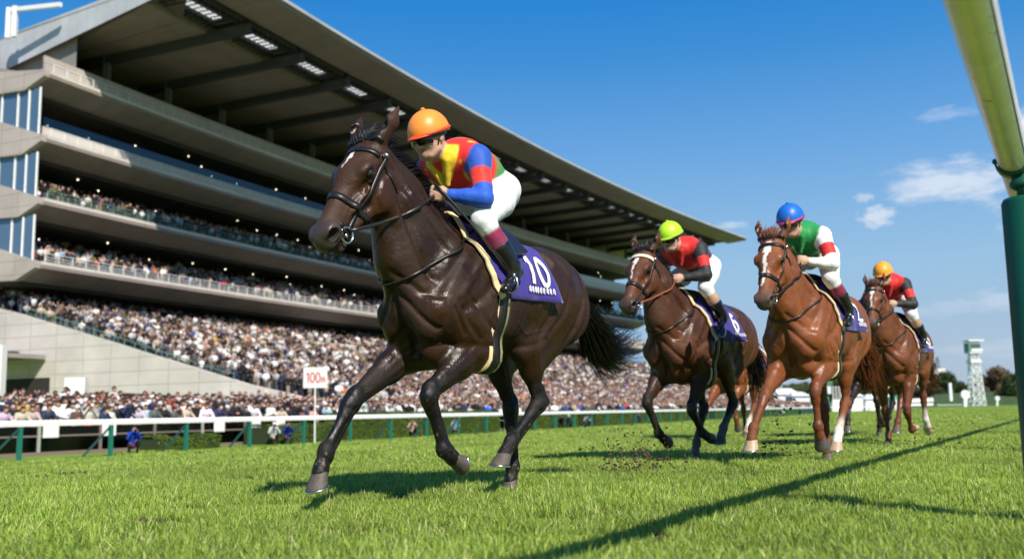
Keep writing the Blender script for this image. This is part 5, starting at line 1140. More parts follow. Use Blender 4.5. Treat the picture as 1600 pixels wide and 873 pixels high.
    for y in (-1, 1):
        A = bits[y] - a * .03 + l * (y * .01); B = Vector(hand[y]); pts = [A.lerp(B, t) + Vector((0, y * .012, -.03)) * math.sin(t * math.pi) for t in np.linspace(0, 1, 14)]
        q = []
        for p in pts:                                    # keep it outside the neck
            h = bvh.find_nearest(p)
            if h[0] is not None and (p - h[0]).dot(h[1]) < .012: p = h[0] + h[1] * .014
            q.append(p)
        rm.ribbon(q, .019, [Vector((0, y, .15))] * len(q), .005)
    ro = rm.build('reins', S.get('reinm') or leather, root, True)
    C = Vector((.80 + dx, 0, 1.34)); top = Vector((-.60, 0, .36)); 
    P, N = ring_pts(bvh, C, top.normalized(), Vector((0, 1, 0)), 0, 2 * math.pi, 70, .012, .6); P, N = settle(bvh, P, .009)
    b = MB(); b.ribbon(P, .014, N, .006); b.build('neck_strap', leather, root, True)
# ---------------------------------------------------------------- riders
def make_rider(S, J):
    """J: colours and labels; the rider sits in the frame of horse S, shifted with its trunk"""
    root = empty('person', S['loc'], S['rz']); tag(root, J['label'], 'jockey', 'jockeys riding the racehorses')
    dx = S.get('dx', 0.) + J.get('dx', 0.); dz = J.get('dz', 0.); X = lambda x, y, z: v3(x + dx, y, z + dz)
    K = J['cols']                                        # 0 skin 1 torso 2 yoke 3 side 4 sleeve top 5 band 6 forearm sleeve 7 breeches 8 sock 9 glove/skin hand 10 lower sock
    s = SDF(); hd = X(*J.get('head', (.80, 0, 2.0)))
    nk = X(.66, 0, 1.90)
    # trunk, leaning forward over the withers
    pel = X(.27, 0, 1.80); wst = X(.40, 0, 1.86); che = X(.55, 0, 1.88)
    s.ell(pel, (.130, .150, .110), .05, 7, np.stack([unit([.8, 0, .5]), v3(0, 1, 0), unit([-.5, 0, .8])], 1))
    for y in (-1, 1): s.ell(X(.225, y * .07, 1.765), (.105, .082, .105), .035, 7)
    s.cap(pel + v3(.10, 0, .04), wst, .125, .125, .05, 3, lat=1.2); s.cap(wst, che, .125, .145, .05, 1, lat=1.18); s.cap(che, nk, .14, .085, .05, 1, lat=1.25)
    s.cap(wst + v3(-.02, 0, .045), che + v3(0, 0, .05), .085, .10, .05, 3, lat=1.2)
    s.cap(X(.60, -.15, 1.88), X(.60, .15, 1.88), .085, .085, .05, 1)
    s.cap(nk + v3(.0, 0, 0), hd + v3(-.04, 0, -.06), .062, .056, .03, 0)
    # collar and yoke
    s.cap(nk + v3(.02, -.05, -.0), nk + v3(.02, .05, -.0), .060, .060, .012, 2)
    for y in (-1, 1): s.cap(nk + v3(.055, y * .06, -.03), X(.665, y * .015, 1.745), .026, .016, .008, 2); s.cap(X(.585, y * .125, 1.965), X(.665, y * .13, 1.86), .018, .016, .008, 2); s.cap(X(.665, y * .13, 1.86), X(.60, y * .135, 1.77), .016, .014, .008, 2)
    # head
    f = unit(J.get('face', (.92, 0, -.40))); up = unit(v3(0, 0, 1) - f * f[2]); sd = np.cross(up, f); Mh = np.stack([f, sd, up], 1); Q = lambda u, y, w: hd + f * u + sd * y + up * w
    s.ell(hd, (.098, .078, .105), .02, 0, Mh); s.ell(Q(.035, 0, -.055), (.062, .058, .070), .03, 0, Mh); s.cap(Q(.075, 0, -.095), Q(.062, 0, -.10), .026, .030, .02, 0)
    s.cap(Q(.096, 0, .0), Q(.112, 0, -.040), .010, .015, .012, 0); s.ell(Q(.104, 0, -.045), (.012, .020, .010), .008, 0, Mh)
    s.cap(Q(.086, -.030, .010), Q(.086, .030, .010), .016, .016, .015, 0)
    s.cap(Q(.088, -.018, -.068), Q(.088, .018, -.068), .0095, .0095, .006, 11); s.cut(Q(.100, 0, -.068), (.012, .024, .0022), .004, None, Mh)
    for y in (-1, 1):
        s.ell(Q(.062, y * .045, -.035), (.028, .020, .026), .02, 0, Mh); s.ell(Q(-.005, y * .080, -.020), (.020, .010, .030), .006, 0, Mh)
        s.cap(Q(.02, y * .060, -.08), Q(.06, y * .03, -.105), .016, .018, .02, 0)
    # arms
    for y in (-1, 1):
        sh = X(.60, y * .185, 1.875); el = X(*J['elbow'][y]); hn = v3(*S['hands'][y]) + v3(0, 0, 0); hn = hn
        m1 = sh * .62 + el * .38; m2 = sh * .25 + el * .75
        s.cap(sh, m1, .078, .062, .03, 4); s.cap(m1, m2, .061, .056, .004, 5); s.cap(m2, el, .055, .050, .004, 6)
        wr = hn + unit(el - hn) * .075; s.cap(el, el * .5 + wr * .5, .052, .046, .015, 6); s.cap(el * .5 + wr * .5, wr, .046, .033, .01, 6); s.cap(wr - unit(el - hn) * .0, wr + unit(el - hn) * .015, .036, .036, .004, 6)
        # hand: palm, four curled fingers and a thumb round the rein
        d = unit(hn - wr); uo = unit(v3(0, 0, 1) - d * d[2]); lo = np.cross(d, uo) * (1 if np.cross(d, uo)[1] * y > 0 else -1)   # lo points outward
        s.cap(wr + d * .01, hn + d * .005, .026, .030, .012, 0, lat=1.)
        s.cap(hn + uo * .020 - d * .012, hn - uo * .022 - d * .012, .024, .022, .012, 0)
        for q, (fz, fl) in enumerate([(.034, .9), (.012, 1.), (-.010, .96), (-.031, .8)]):
            k0 = hn + uo * fz + lo * .012; k1 = k0 + d * .034 * fl - lo * .002; k2 = k1 + d * .008 - lo * .032 * fl; k3 = k2 - d * .026 * fl - lo * .006
            s.cap(k0, k1, .0115, .0105, .004, 0); s.cap(k1, k2, .0103, .0095, .003, 0); s.cap(k2, k3, .0095, .008, .003, 0)
        t0 = wr + d * .02 + uo * .018 - lo * .006; t1 = t0 + d * .032 + uo * .022 - lo * .006; t2 = t1 + d * .030 - lo * .008 - uo * .006
        s.cap(t0, t1, .014, .012, .006, 0); s.cap(t1, t2, .0115, .009, .004, 0)
    # legs: thighs forward along the saddle, shins folded back
    legs = {}
    for y in (-1, 1):
        hp = X(.28, y * .11, 1.765); kn = X(*J['knee'][y]); an = X(*J['ankle'][y]); legs[y] = (kn, an)
        s.cap(hp, kn, .100, .066, .03, 7); s.cap(hp * .7 + kn * .3 - v3(.03, 0, .03), kn - unit(kn - hp) * .06, .076, .056, .03, 7)
        d = unit(an - kn); s.cap(kn, kn + d * .045, .068, .062, .01, 7); s.cap(kn + d * .065 , kn + d * .15, .055, .058, .004, 8); s.cap(kn + d * .15, kn + d * .19, .057, .055, .004, 10)
        s.cap(kn + d * .17, an, .053, .036, .004, 12)
    V, Qd, C = s.build(S['vox'] if S['vox'] < .009 else .009, K, .0016)
    for y in (-1, 1):                                    # the sleeves' hoops end on clean lines
        sh = X(.60, y * .185, 1.875); el = X(*J['elbow'][y]); ab = el - sh; P = V - sh; t_ = (P @ ab) / (ab @ ab); dd = np.linalg.norm(P - np.clip(t_, 0, 1)[:, None] * ab, axis=1); I = (dd < .083) & (t_ > -.12) & (t_ < 1.0) & (V[:, 1] * y > .135)
        for lo_, hi_, kk in ((-.2, .36, 4), (.36, .74, 5), (.74, 1.1, 6)): C[I & (t_ >= lo_) & (t_ < hi_)] = K[kk]
    body = sdf_mesh('body', V, Qd, C, root, mat('rider_cloth', (1, 1, 1), rough=.62, spec=.35, attr='col', sheen=.15, bump=.55, bscale=22, bdist=.012, noise=.05, nscale=30), 1)
    # boots
    bm_ = mat('boot_leather', (.010, .010, .011), rough=.22, spec=.6, bump=.3, bscale=25, bdist=.008)
    for y in (-1, 1):
        kn, an = legs[y]; d = unit(an - kn); b = SDF(); top = kn + d * .185; fo = unit(v3(.80, y * .12, -.52)); dn = unit(np.cross(fo, v3(0, 1, 0))); dn = dn if dn[2] < 0 else -dn
        b.cap(top, an, .060, .043, .01, 0); b.cap(an, an + fo * .03 + dn * .045, .042, .036, .02, 0); b.cap(an + dn * .050 - fo * .025, an + dn * .055 + fo * .13, .030, .024, .02, 0, lat=1.25); b.ell(an + dn * .060 - fo * .03, (.028, .030, .025), .01, 0)
        b.cap(an + dn * .052 + fo * .10, an + dn * .060 + fo * .165, .027, .020, .01, 0, lat=1.3)
        Vb, Qb, Cb = b.build(.0075, {0: (.01, .01, .01)}); sdf_mesh('boot', Vb, Qb, Cb, root, bm_, 1)
    # helmet with silk cap, goggles
    hm = MB(); cap = mat(J['capname'], J['cap'], rough=.42, spec=.45, bump=.1, bscale=30); rim = mat(J['rimname'], J['rim'], rough=.5)
    nu, nv = 28, 12; Vh = []; Fh = []
    for i in range(nv + 1):
        th = R_(97) * i / nv
        for j in range(nu):
            ph = 2 * math.pi * j / nu; rr = math.sin(th); Vh.append(Q(-.010 + .130 * rr * math.cos(ph), .110 * rr * math.sin(ph), .018 + .126 * math.cos(th)))
    for i in range(nv):
        for j in range(nu): Fh.append((i * nu + j, (i + 1) * nu + j, (i + 1) * nu + (j + 1) % nu, i * nu + (j + 1) % nu))
    hm.add(Vh, Fh); hm.ell(Q(-.012, 0, .145), (.014, .014, .010), None, 10, 6); ho = hm.build('helmet', cap, root, True); so = ho.modifiers.new('thick', 'SOLIDIFY'); so.thickness = .008
    rb = MB(); pts = []
    for j in range(36):
        ph = 2 * math.pi * j / 36; pts.append(Q(-.010 + .131 * math.cos(ph), .109 * math.sin(ph), .018 - .006 * math.cos(ph)))
    rb.tube(pts, .0055, 6, closed=True, flat=1.8)
    vv = []; vf = []
    for j in range(15):
        ph = R_(-62) + R_(124) * j / 14; e = math.cos(ph) ** .6 * .022 if math.cos(ph) > 0 else 0
        vv += [Q(-.010 + .125 * math.cos(ph), .104 * math.sin(ph), .022), Q(-.010 + (.130 + e) * math.cos(ph), .106 * math.sin(ph), .006), Q(-.010 + (.130 + e) * math.cos(ph), .106 * math.sin(ph), .0), Q(-.010 + .122 * math.cos(ph), .102 * math.sin(ph), .014)]
    for j in range(14):
        for k in range(4): vf.append((j * 4 + k, (j + 1) * 4 + k, (j + 1) * 4 + (k + 1) % 4, j * 4 + (k + 1) % 4))
    rb.add(vv, vf); rb.build('peak', rim, ho, True)
    g = MB(); gp = []; gn = []
    for t in np.linspace(R_(-58), R_(58), 15): gp.append(Vector(Q(.006 + .104 * math.cos(t), .088 * math.sin(t), -.012))); gn.append(Vector(f * math.cos(t) + sd * math.sin(t)))
    g.ribbon(gp, .050, gn, .014); go = g.build('goggles', mat('goggle_lens', (.010, .010, .014), rough=.08, spec=.8), root, True)
    g = MB(); gp = []; gn = []
    for t in np.linspace(R_(58), R_(302), 20): gp.append(Vector(Q(-.002 + .105 * math.cos(t), .093 * math.sin(t), -.004))); gn.append(Vector(f * math.cos(t) + sd * math.sin(t)))
    g.ribbon(gp, .020, gn, .004); g.tube([Q(.0, .085, .0), Q(.035, .062, -.075), Q(.055, 0, -.128), Q(.035, -.062, -.075), Q(.0, -.085, .0)], .006, 5); g.build('strap', leather, go)
    return root
# ---------------------------------------------------------------- the six horses and riders
SK = (.50, .30, .21); WHT = (.80, .80, .80); BLK = (.018, .018, .020); LIP = (.40, .17, .14)
def hd2(th): return math.atan2(-math.cos(R_(th)), -math.sin(R_(th)))
BAY2 = {0: (.050, .0185, .0078), 8: (.095, .032, .012), 1: (.014, .010, .008), 2: (.060, .022, .009), 3: (.75, .70, .65), 4: (.060, .042, .035), 5: (.006, .004, .004), 6: (.082, .0275, .0100), 7: (.11, .10, .10)}
CHE = {0: (.17, .052, .017), 8: (.20, .060, .019), 1: (.15, .045, .016), 2: (.19, .062, .022), 3: (.78, .72, .66), 4: (.10, .065, .052), 5: (.012, .006, .005), 6: (.21, .064, .020), 7: (.72, .68, .62)}
CHE2 = {0: (.115, .036, .012), 8: (.14, .042, .014), 1: (.12, .034, .012), 2: (.13, .042, .015), 3: (.78, .72, .66), 4: (.10, .06, .048), 5: (.012, .006, .005), 6: (.145, .045, .014), 7: (.72, .68, .62)}
P1 = dict(BAY)
H1 = dict(h1, colors=P1, num='10', numx=.315, hands={1: (.825, .085, 1.655), -1: (.80, -.075, 1.665)})
brown_rein = mat('brown_rein', (.20, .055, .02), rough=.5)
cream_brow = mat('cream_browband', (.75, .66, .48), rough=.6)
H2 = dict(label='bay racehorse with white star and cream browband under the lime capped jockey', loc=(1.76, 9.13, 0), rz=hd2(41), coat='bay_coat_two', vox=.010, colors=BAY2, hair=(.008, .006, .006),
          poll=(.905, 0, 1.865), nose=(1.25, 0, 1.40), head=1.08, hw=1.25, points=True, dx=-.33, hairq=.5, num='6', numx=.20, browm=cream_brow, reinm=brown_rein,
          front={-1: [(.44, -.145, .84), (.724, -.15, .56), (.548, -.15, .275), (.470, -.15, .228)], 1: [(.24, .155, .84), (.47, .15, .49), (.305, .15, .275), (.225, .15, .245)]},
          hind={-1: [(-.10, -.13, .86), (-.207, -.12, .48), (-.055, -.12, .175), (-.022, -.12, .09)], 1: [(-.16, .15, .88), (-.347, .12, .532), (-.14, .12, .308), (-.095, .12, .235)]},
          sock={(-1, True): 1, (1, True): 1}, blaze=[(.08, .16, .016, .024), (.14, .33, .012, .004)], tail=(-.28, .0, -.45))
H3 = dict(label='bright chestnut racehorse with a white blaze, under the rider in the blue cap', loc=(2.80, 8.50, 0), rz=hd2(37), coat='chestnut_coat', vox=.010, colors=CHE, hair=(.16, .045, .015),
          poll=(1.255, 0, 1.79), nose=(1.545, 0, 1.325), head=1.1, hw=1.25, dx=.04, hairq=.5, num='2', numx=.16, wet=.3,
          front={-1: [(.88, -.145, .82), (1.20, -.15, .58), (1.455, -.15, .335), (1.50, -.15, .245)], 1: [(.64, .155, .84), (.93, .15, .62), (.912, .15, .335), (.885, .15, .25)]},
          hind={-1: [(.10, -.13, .88), (-.02, -.12, .48), (-.055, -.12, .165), (-.030, -.12, .085)], 1: [(.18, .15, .88), (.14, .12, .51), (.365, .12, .275), (.42, .12, .195)]},
          sock={(1, True): 1}, pale_h=(1,), pale_f=(-1,), blaze=[(.06, .17, .022, .034), (.13, .45, .018, .008)], tail=(-.35, .05, -.40))
H4 = dict(label='dark chestnut racehorse furthest along the track, rider in red and black silks', loc=(4.54, 11.55, 0), rz=hd2(36), coat='chestnut_coat_dark', vox=.012, colors=CHE2, hair=(.10, .03, .012),
          poll=(.70, 0, 1.83), nose=(.985, 0, 1.40), head=1.05, hw=1.2, dx=-.50, hairq=.35, num='8', numx=.16, wet=.3,
          front={-1: [(.24, -.145, .82), (.05, -.15, .42), (-.005, -.15, .135), (.02, -.15, .075)], 1: [(.10, .155, .84), (.28, .15, .42), (.13, .15, .205), (.055, .15, .215)]},
          hind={-1: [(-.45, -.13, .88), (-.55, -.12, .55), (-.34, -.12, .30), (-.275, -.12, .225)], 1: [(-.55, .15, .9), (-.647, .12, .60), (-.68, .12, .305), (-.735, .12, .235)]},
          sock={(1, True): 1}, pale_h=(1,), pale_f=(1, -1), blaze=[(.06, .15, .020, .026), (.13, .38, .010, .006)], tail=(-.35, .05, -.40))
H5 = dict(H1, label='dark racehorse mostly hidden behind the chestnut furthest to the right', loc=(5.75, 15.2, 0), rz=hd2(36), coat='bay_coat', vox=.014, hairq=.3, num=None, blaze=None, dx=0., hands={1: (.825, .085, 1.655), -1: (.80, -.075, 1.665)})
H6 = dict(H3, label='chestnut racehorse mostly hidden behind the bay with the cream browband', loc=(3.75, 15.6, 0), rz=hd2(36), coat='chestnut_coat', vox=.014, hairq=.3, num=None, blaze=None)
for S in (H2, H3, H4, H6):
    dx = S['dx']; S['hands'] = {1: (.825 + dx, .085, 1.655 + S.get('hz', 0)), -1: (.80 + dx, -.075, 1.665 + S.get('hz', 0))}
POSE = dict(elbow={1: (.675, .285, 1.625), -1: (.66, -.30, 1.66)}, knee={1: (.64, .245, 1.52), -1: (.62, -.245, 1.54)}, ankle={1: (.475, .315, 1.275), -1: (.46, -.315, 1.28)})
RIDERS = [
    (H1, dict(POSE, label='jockey in orange cap and red, blue, yellow and green silks on the leading dark horse', capname='cap_orange', cap=(.86, .27, .035), rimname='rim_red', rim=(.75, .07, .015),
              cols={0: SK, 1: (.70, .022, .012), 2: (.78, .56, .02), 3: (.02, .25, .06), 4: (.012, .075, .42), 5: (.72, .03, .018), 6: (.012, .085, .50), 7: WHT, 8: (.22, .012, .06), 10: (.14, .06, .10), 11: LIP, 12: BLK})),
    (H2, dict(POSE, dz=.06, dx=-.02, label='jockey in lime green cap and black and red silks on the bay beside the leader', capname='cap_lime', cap=(.42, .72, .02), rimname='rim_lime', rim=(.30, .50, .02),
              cols={0: SK, 1: (.62, .018, .014), 2: (.55, .02, .015), 3: BLK, 4: BLK, 5: (.62, .02, .014), 6: BLK, 7: WHT, 8: (.50, .30, .16), 10: (.03, .09, .30), 11: LIP, 12: (.02, .06, .22)})),
    (H3, dict(POSE, label='jockey in blue cap with green silks and white sleeves on the bright chestnut', capname='cap_blue', cap=(.012, .13, .55), rimname='rim_crimson', rim=(.45, .02, .08),
              cols={0: SK, 1: (.012, .25, .055), 2: (.012, .25, .055), 3: (.012, .25, .055), 4: WHT, 5: (.66, .02, .015), 6: WHT, 7: WHT, 8: (.20, .012, .05), 10: BLK, 11: LIP, 12: BLK})),
    (H4, dict(POSE, dz=.02, label='jockey in orange cap with red and black silks on the chestnut furthest to the right', capname='cap_amber', cap=(.86, .33, .03), rimname='rim_amber', rim=(.80, .28, .03),
              cols={0: SK, 1: (.62, .018, .014), 2: (.62, .02, .015), 3: (.62, .018, .014), 4: BLK, 5: (.62, .02, .014), 6: BLK, 7: WHT, 8: (.45, .26, .16), 10: (.02, .12, .36), 11: LIP, 12: BLK})),
    (H5, dict(POSE, dz=-.06, label='jockey in brown silks mostly hidden behind the chestnut furthest to the right', capname='cap_brown', cap=(.06, .03, .02), rimname='rim_brown', rim=(.05, .03, .02),
              cols={i: (.05, .03, .02) for i in range(13)} | {0: SK, 7: WHT, 11: LIP})),
    (H6, dict(POSE, dz=-.06, label='jockey in black silks mostly hidden behind the bay with the cream browband', capname='cap_black', cap=(.02, .02, .02), rimname='rim_black', rim=(.02, .02, .02),
              cols={i: BLK for i in range(13)} | {0: SK, 7: WHT, 11: LIP})),
]
_pick = RIDERS if "horse" not in QUICK else [RIDERS[int(c)] for c in QUICK.split("horse")[1].split(",")[0]]
for S, J in _pick:
    make_horse(S); mane_tail(S); tack(S); make_rider(S, J)
wb = MB(); A = Vector((.86, .10, 1.70)); B = Vector((.56, .345, 1.23)); wb.tube([A.lerp(B, t) + Vector((0, .01, .012)) * math.sin(t * 3.1) for t in np.linspace(0, 1, 10)], [.010, .010, .009, .007, .006, .006, .005, .005, .005, .006], 7)
wo_ = wb.build('riding_whip', leather, None, True); wo_.location = H1['loc']; wo_.rotation_euler = (0, 0, H1['rz']); tag(wo_, 'thin black whip held in the leading jockey\'s hand along the horse\'s shoulder', 'whip')
# ---------------------------------------------------------------- things beyond the turn
def FP(px, py, D): d = px_ray(px, py); return Vector(CAM + d * (D / d[1]))
def gx(px, D): return (px - 800) / 1530 * D
bark = mat('bark', (.10, .075, .055), rough=.9, bump=.4, bscale=8)
def tree(px, D, h, w, label, c0, c1, name, seed, gap=.0, kind='round'):
    x = gx(px, D); r = np.random.RandomState(seed); root = empty(name, (x, D, -.5)); tag(root, label, 'tree', 'trees beyond the far turn'); b = MB(); hh = h * .52
    b.tube([(0, 0, -.5), (w * .02, 0, hh * .5), (-w * .01, 0, hh), (0, 0, h * .8)], [w * .045, w * .035, w * .022, w * .006], 7)
    cl = []
    for k in range(16):
        a = r.uniform(0, 6.28); z = r.uniform(.28, .86); rad = w * .5 * (1 - .55 * abs(z - .5) / .5) * r.uniform(.35, .95); c = np.array([math.cos(a) * rad, math.sin(a) * rad, h * z]); cl.append((c, w * r.uniform(.13, .24)))
        b.tube([(0, 0, hh * r.uniform(.4, 1)), tuple(c * .6 + np.array([0, 0, h * .1])), tuple(c)], [w * .018, w * .010, w * .003], 5)
    cl.append((np.array([0, 0, h * .86]), w * .17)); b.build('trunk', bark, root, True)
    P = []; N_ = []
    for c, rad in cl:
        m = int(260 * (rad / (w * .2)) ** 2); d = r.normal(0, 1, (m, 3)); d /= np.linalg.norm(d, axis=1)[:, None]; rr2 = rad * r.uniform(.55, 1.1, m)[:, None]; P.append(c + d * rr2 * np.array([1, 1, .75])); N_.append(d)
    V, F = leaf_cloud(np.concatenate(P), np.concatenate(N_), w * .035, seed); link_mesh('crown', np_mesh('crown', V, F, False), root, leaf_mat(name + str(c0), c0, c1))
G0, G1 = (.022, .045, .012), (.065, .10, .025)
for k, (px, D, h, w, lab, c0, c1) in enumerate([
    (1472, 420, 15.5, 14, 'dark green bushy tree left of the white pole', G0, G1), (1488, 430, 13.0, 13, 'dark tree just behind the white pole', G0, G1), (1452, 445, 11, 11, 'small dark tree left of the pylon', G0, G1), (1440, 430, 9, 10, 'olive tree at the left end of the tree line', (.05, .06, .02), (.11, .11, .04)), (1512, 450, 10, 14, 'olive tree left of the camera tower', (.05, .06, .02), (.12, .12, .045)), (1500, 470, 12, 10, 'thin bare looking tree between the pole and the camera tower', (.07, .06, .045), (.13, .11, .08)),
    (1552, 400, 16.0, 16, 'russet autumn tree right of the camera tower', (.10, .055, .035), (.22, .15, .09)), (1572, 410, 15.0, 15, 'brown autumn tree beside the green post sleeve', (.09, .06, .035), (.20, .14, .08)), (1580, 350, 8.5, 12, 'dark round bush before the autumn trees', G0, G1), (1536, 430, 8.0, 10, 'low dark tree at the foot of the camera tower', G0, G1), (1598, 380, 14, 14, 'tall dark tree partly behind the green post sleeve', G0, G1),
    (1410, 460, 12, 16, 'broad green tree behind the furthest chestnut horse', G0, G1), (1385, 470, 12, 16, 'green tree behind the furthest jockey\'s horse', G0, G1), (1236, 420, 11, 16, 'green tree behind the white tents', (.04, .07, .02), (.10, .13, .04)), (1256, 430, 12, 16, 'green tree left of the timing board', (.04, .07, .02), (.10, .13, .04)), (1276, 425, 12, 15, 'green tree right behind the timing board', (.04, .07, .02), (.10, .13, .04)), (1215, 440, 9, 16, 'low green tree behind the green roofed tent', (.04, .07, .02), (.10, .13, .04)),
    (1310, 440, 14, 16, 'green tree showing under the bright chestnut\'s belly', (.04, .07, .02), (.10, .13, .04)), (1335, 450, 13, 15, 'dark tree between the two chestnut horses', G0, G1), (1360, 455, 12, 15, 'green tree behind the hidden dark horse', G0, G1)]):
    tree(px, D, h, w, lab, c0, c1, 'tree', 100 + k)
# grassy banks behind the turn
hb = MB(); V = []; F = []
PXS = list(range(1120, 1660, 12))
for i, px in enumerate(PXS):
    hgt = 3.2 + .7 * math.sin(px * .013) + (1.3 if px > 1450 else 0); 
    for D, z in ((330, -.7), (345, hgt * .55), (372, hgt), (640, hgt + 1.0), (700, -1)): V.append((gx(px, D), D, z))
for i in range(len(PXS) - 1):
    for j in range(4): F.append((i * 5 + j, i * 5 + j + 1, (i + 1) * 5 + j + 1, (i + 1) * 5 + j))
hb.add(V, F); tag(hb.build('hill', mat('bank_grass', (.040, .075, .014), rough=.9, noise=.3, nscale=.25), None, True), None, None, None, 'structure')
wt = mat('tower_white', (.70, .72, .73), rough=.5); gt = mat('tower_green', (.12, .22, .19), rough=.5); wg = mat('tower_glass', (.06, .10, .11), rough=.1)
# patrol camera tower
D = 300; ct = empty('camera_tower', (gx(1523, D), D, -.6)); tag(ct, 'white lattice camera tower with a glazed cabin on top', 'tower'); k = D / 1530; x0 = gx(1523, D); zt = .48 + (632 - 533) * k
b = MB(); W0, W1 = 1.8, 1.0; z0, z1 = -.6, .48 + (632 - 552) * k
cs = lambda i, f: Vector((x0 + (W0 + (W1 - W0) * f) * (1 if i in (0, 3) else -1), D + (W0 + (W1 - W0) * f) * (1 if i < 2 else -1), z0 + (z1 - z0) * f)); nb = 6
for i in range(4):
    b.beam(cs(i, 0), cs(i, 1), .32, .32)
    for q in range(nb):
        b.beam(cs(i, q / nb), cs((i + 1) % 4, (q + 1) / nb), .17, .17); b.beam(cs((i + 1) % 4, q / nb), cs(i, (q + 1) / nb), .17, .17); b.beam(cs(i, q / nb), cs((i + 1) % 4, q / nb), .2, .2)
b.build('lattice', wt, ct); b = MB(); b.box((x0, D, z1 + .1), (3.6, 3.6, .5)); b.build('platform', wt, ct); b = MB(); b.box((x0, D, z1 - 2.6), (3.2, 3.2, .9)); b.build('platform', wt, ct)
b = MB(); b.box((x0 - .2, D, z1 + 1.7), (3.4, 3.4, 2.8)); b.build('cabin', gt, ct); b = MB(); b.box((x0 + .1, D, z1 + 2.0), (3.0, 3.46, 1.2)); b.build('window', wg, ct); b = MB(); b.box((x0 + .3, D, zt), (4.6, 4.4, .45)); b.box((x0 + .4, D - .4, z1 + .8), (3.4, 3.2, .8)); b.build('roof', wt, ct); loc_fix(ct)
# pylon
D = 900; x0 = gx(1466, D); k = D / 1530; py_ = empty('power_pylon', (x0, D, -.6)); tag(py_, 'thin grey lattice pylon on the skyline above the dark trees', 'pylon'); b = MB(); zt = .48 + (632.5 - 558) * k
for sx in (-1, 1):
    for sy in (-1, 1): b.beam((x0 + sx * 3.5, D + sy * 3.5, -.6), (x0 + sx * .6, D + sy * .6, zt), .5, .5)
for q in range(9):
    f = q / 9; w_ = 3.5 - 2.9 * f; w2 = 3.5 - 2.9 * (q + 1) / 9; za = -.6 + (zt + .6) * f; zb = -.6 + (zt + .6) * (q + 1) / 9; b.beam((x0 - w_, D, za), (x0 + w2, D, zb), .3, .3); b.beam((x0 + w_, D, za), (x0 - w2, D, zb), .3, .3)
for z_, l_ in ((zt - 3, 4.5), (zt - 9, 5.5), (zt - 15, 4.8)): b.beam((x0 - l_, D, z_), (x0 + l_, D, z_), .5, .5)
b.build('lattice', mat('pylon_grey', (.20, .23, .27), rough=.7), py_); loc_fix(py_)
# poles, discs, tents, board, buildings
def simple(name, label, cat, fn, m, group=None, bevel=0): b = MB(); fn(b); return tag(b.build(name, m, None, False, bevel), label, cat, group)
simple('marker_pole', 'plain white pole standing before the dark trees', 'pole', lambda b: b.beam(FP(1486, 626, 260), FP(1484, 598, 260), .85 * .8, .6, up=(0, 1, 0)), wt)
def disc(b, px, y0, y1, D, r):
    c = FP(px, y1, D); b.beam(FP(px, y0, D), c, r * .75, r * .5, up=(0, 1, 0)); b.tube([c + Vector((0, -.25, 0)), c + Vector((0, .25, 0))], r, 18)
simple('furlong_marker', 'large white disc on a white post behind the rail', 'marker', lambda b: disc(b, 1508, 636, 616, 230, 1.05), wt); simple('furlong_marker', 'small white marker post with a disc before the autumn trees', 'marker', lambda b: disc(b, 1558, 634, 622, 240, .55), wt)
def tent(px0, px1, ytop, ybase, D, roofc, label):
    xa, xb = gx(px0, D), gx(px1, D); k = D / 1530; z0 = .0; z1 = .48 + (635 - ybase) * k; z2 = .48 + (635 - ytop) * k; r0 = empty('tent', (xa, D, 0)); tag(r0, label, 'tent', 'tents behind the far spectators'); b = MB(); b.box(((xa + xb) / 2, D + 3, (z1 - .6) / 2), (xb - xa, 6, z1 + .6)); b.build('wall', wt, r0); b = MB(); o = .4
    b.add([(xa - o, D - o, z1), (xb + o, D - o, z1), (xb + o, D + 6 + o, z1), (xa - o, D + 6 + o, z1), ((xa * .8 + xb * .2), D + 3, z2), ((xa * .2 + xb * .8), D + 3, z2)], [(0, 1, 5, 4), (1, 2, 5), (2, 3, 4, 5), (3, 0, 4), (3, 2, 1, 0)]); b.build('roof', roofc, r0); loc_fix(r0)
green_t = mat('tent_green', (.05, .30, .16), rough=.6)
tent(1172, 1192, 607, 616, 200, green_t, 'tent with a green roof beside the white chimney like post'); tent(1208, 1246, 604, 614, 230, wt, 'white flat topped tent left of the green tree'); tent(1236, 1262, 610, 617, 215, wt, 'low white tent in front of the larger flat topped one'); tent(1296, 1345, 609, 619, 240, wt, 'white tent under the bright chestnut\'s belly'); tent(1348, 1400, 616, 624, 250, wt, 'long white tent behind the hidden dark horse'); tent(1392, 1412, 619, 627, 230, green_t, 'small green roofed tent behind the furthest chestnut')
simple('gate_post', 'tall white square post beside the green roofed tent', 'post', lambda b: b.beam(FP(1171, 634, 190), FP(1171, 588, 190), 1.0, 1.0, up=(0, 1, 0)), wt)
tb = empty('timing_board', FP(1299, 640, 190)); tag(tb, 'green timing tower with a black panel of white dots', 'scoreboard'); b = MB(); b.beam(FP(1293, 636, 190), FP(1293, 572, 190), 1.5, 1.2, up=(0, 1, 0)); b.build('tower', mat('board_green', (.06, .15, .09), rough=.6), tb)
b = MB(); a = FP(1306, 613, 189); b.box(a, (1.9, .4, 2.6)); pnl = b.build('panel', mat('board_black', (.01, .012, .012), rough=.5), tb); b = MB()
for i in range(3):
    for j in range(5): b.box(a + Vector((-.6 + i * .6, -.23, -1.0 + j * .5)), (.28, .05, .28))
b.build('lamp', wt, pnl); b = MB(); b.box(FP(1296, 609, 189), (.8, .3, 1.4)); b.build('plate', wt, tb); loc_fix(tb)
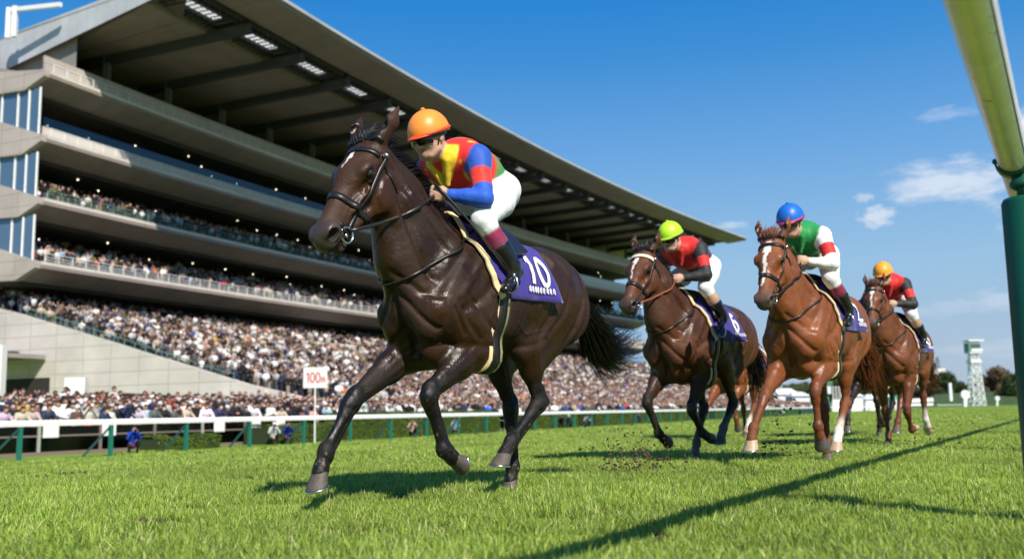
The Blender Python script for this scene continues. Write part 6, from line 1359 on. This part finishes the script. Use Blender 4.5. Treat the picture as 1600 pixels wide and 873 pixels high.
def pavil(b):
    for i in range(12): b.beam(FP(1397 + i * 4.8, 640, 210), FP(1397 + i * 4.8, 627, 210), .25, .25)
    b.beam(FP(1395, 627, 210), FP(1456, 624, 210), 2.0, .8); b.beam(FP(1395, 633, 210), FP(1456, 631, 210), 1.5, .5)
simple('spectator_shelter', 'low white shelter with slim posts behind the furthest horse', 'shelter', pavil, wt)
def bld(b): b.box(FP(1459, 600, 700), (13, 12, 22)); b.box(FP(1459, 588, 700) + Vector((0, 0, 1.5)), (7, 8, 3))
simple('white_building', 'white block building on the skyline left of the dark trees', 'building', bld, mat('far_building', (.62, .60, .58), rough=.7))
def crane(b): b.beam(FP(1172, 470, 520), FP(1204, 452, 520), .8, .8); b.beam(FP(1190, 600, 520), FP(1188, 440, 520), 1.4, 1.4, up=(0, 1, 0))
def bld2(b): b.box(FP(1180, 612, 480), (16, 14, 42))
simple('white_building', 'tall white block building between the bay and the bright chestnut', 'building', bld2, mat('far_building', (.62, .60, .58)))
# turf thrown up by the hooves, and torn patches in the grass
clod = mat('clod_soil', (.075, .048, .028), rough=.95); rq = random.Random(21)
def clods(cx, cy, cz, sx, sz, n, big, label):
    b = MB()
    for _ in range(n):
        r0 = big * rq.uniform(.25, 1) ** 1.6; p = (cx + rq.gauss(0, sx), cy + rq.gauss(0, sx), abs(cz + rq.gauss(0, sz)) + .02); M = Matrix.Rotation(rq.uniform(0, 6), 3, Vector((rq.random(), rq.random(), rq.random())).normalized()); b.ell(p, (r0, r0 * rq.uniform(.35, .8), r0 * rq.uniform(.3, .7)), M, 6, 4)
    tag(b.build('dirt', clod), label, None, None, 'stuff')
clods(gx(985, 7.4), 7.4, .06, .16, .13, 420, .017, 'clods of earth kicked up behind the leading horse'); clods(gx(1010, 8.0), 8.0, .42, .26, .14, 60, .014, 'crumbs of turf in the air between the leader and the bay'); clods(gx(1205, 9.6), 9.6, .32, .20, .14, 80, .022, 'clods flying between the bay and the bright chestnut'); clods(gx(1196, 8.4), 8.4, .06, .08, .07, 70, .022, 'earth thrown up by the bright chestnut\'s hoof')
clods(gx(1440, 10.8), 10.8, .35, .55, .30, 50, .016, 'scattered clods around the furthest chestnut'); clods(gx(1425, 10.6), 10.6, .04, .18, .05, 60, .020, 'earth thrown up at the furthest chestnut\'s hooves')
b = MB(); rv = random.Random(31)
for (x_, y_, r_) in DIV:
    for _ in range(26):
        a = rv.uniform(0, 6.28); d_ = r_ * rv.random() ** .6; r0 = rv.uniform(.006, .022); M = Matrix.Rotation(rv.uniform(0, 6), 3, 'Z'); b.ell((x_ + math.cos(a) * d_, y_ + math.sin(a) * d_, rv.uniform(.0, .03)), (r0, r0 * .7, r0 * .6), M, 6, 4)
tag(b.build('dirt', clod), 'crumbled earth lying in the torn patches of the turf', None, None, 'stuff')
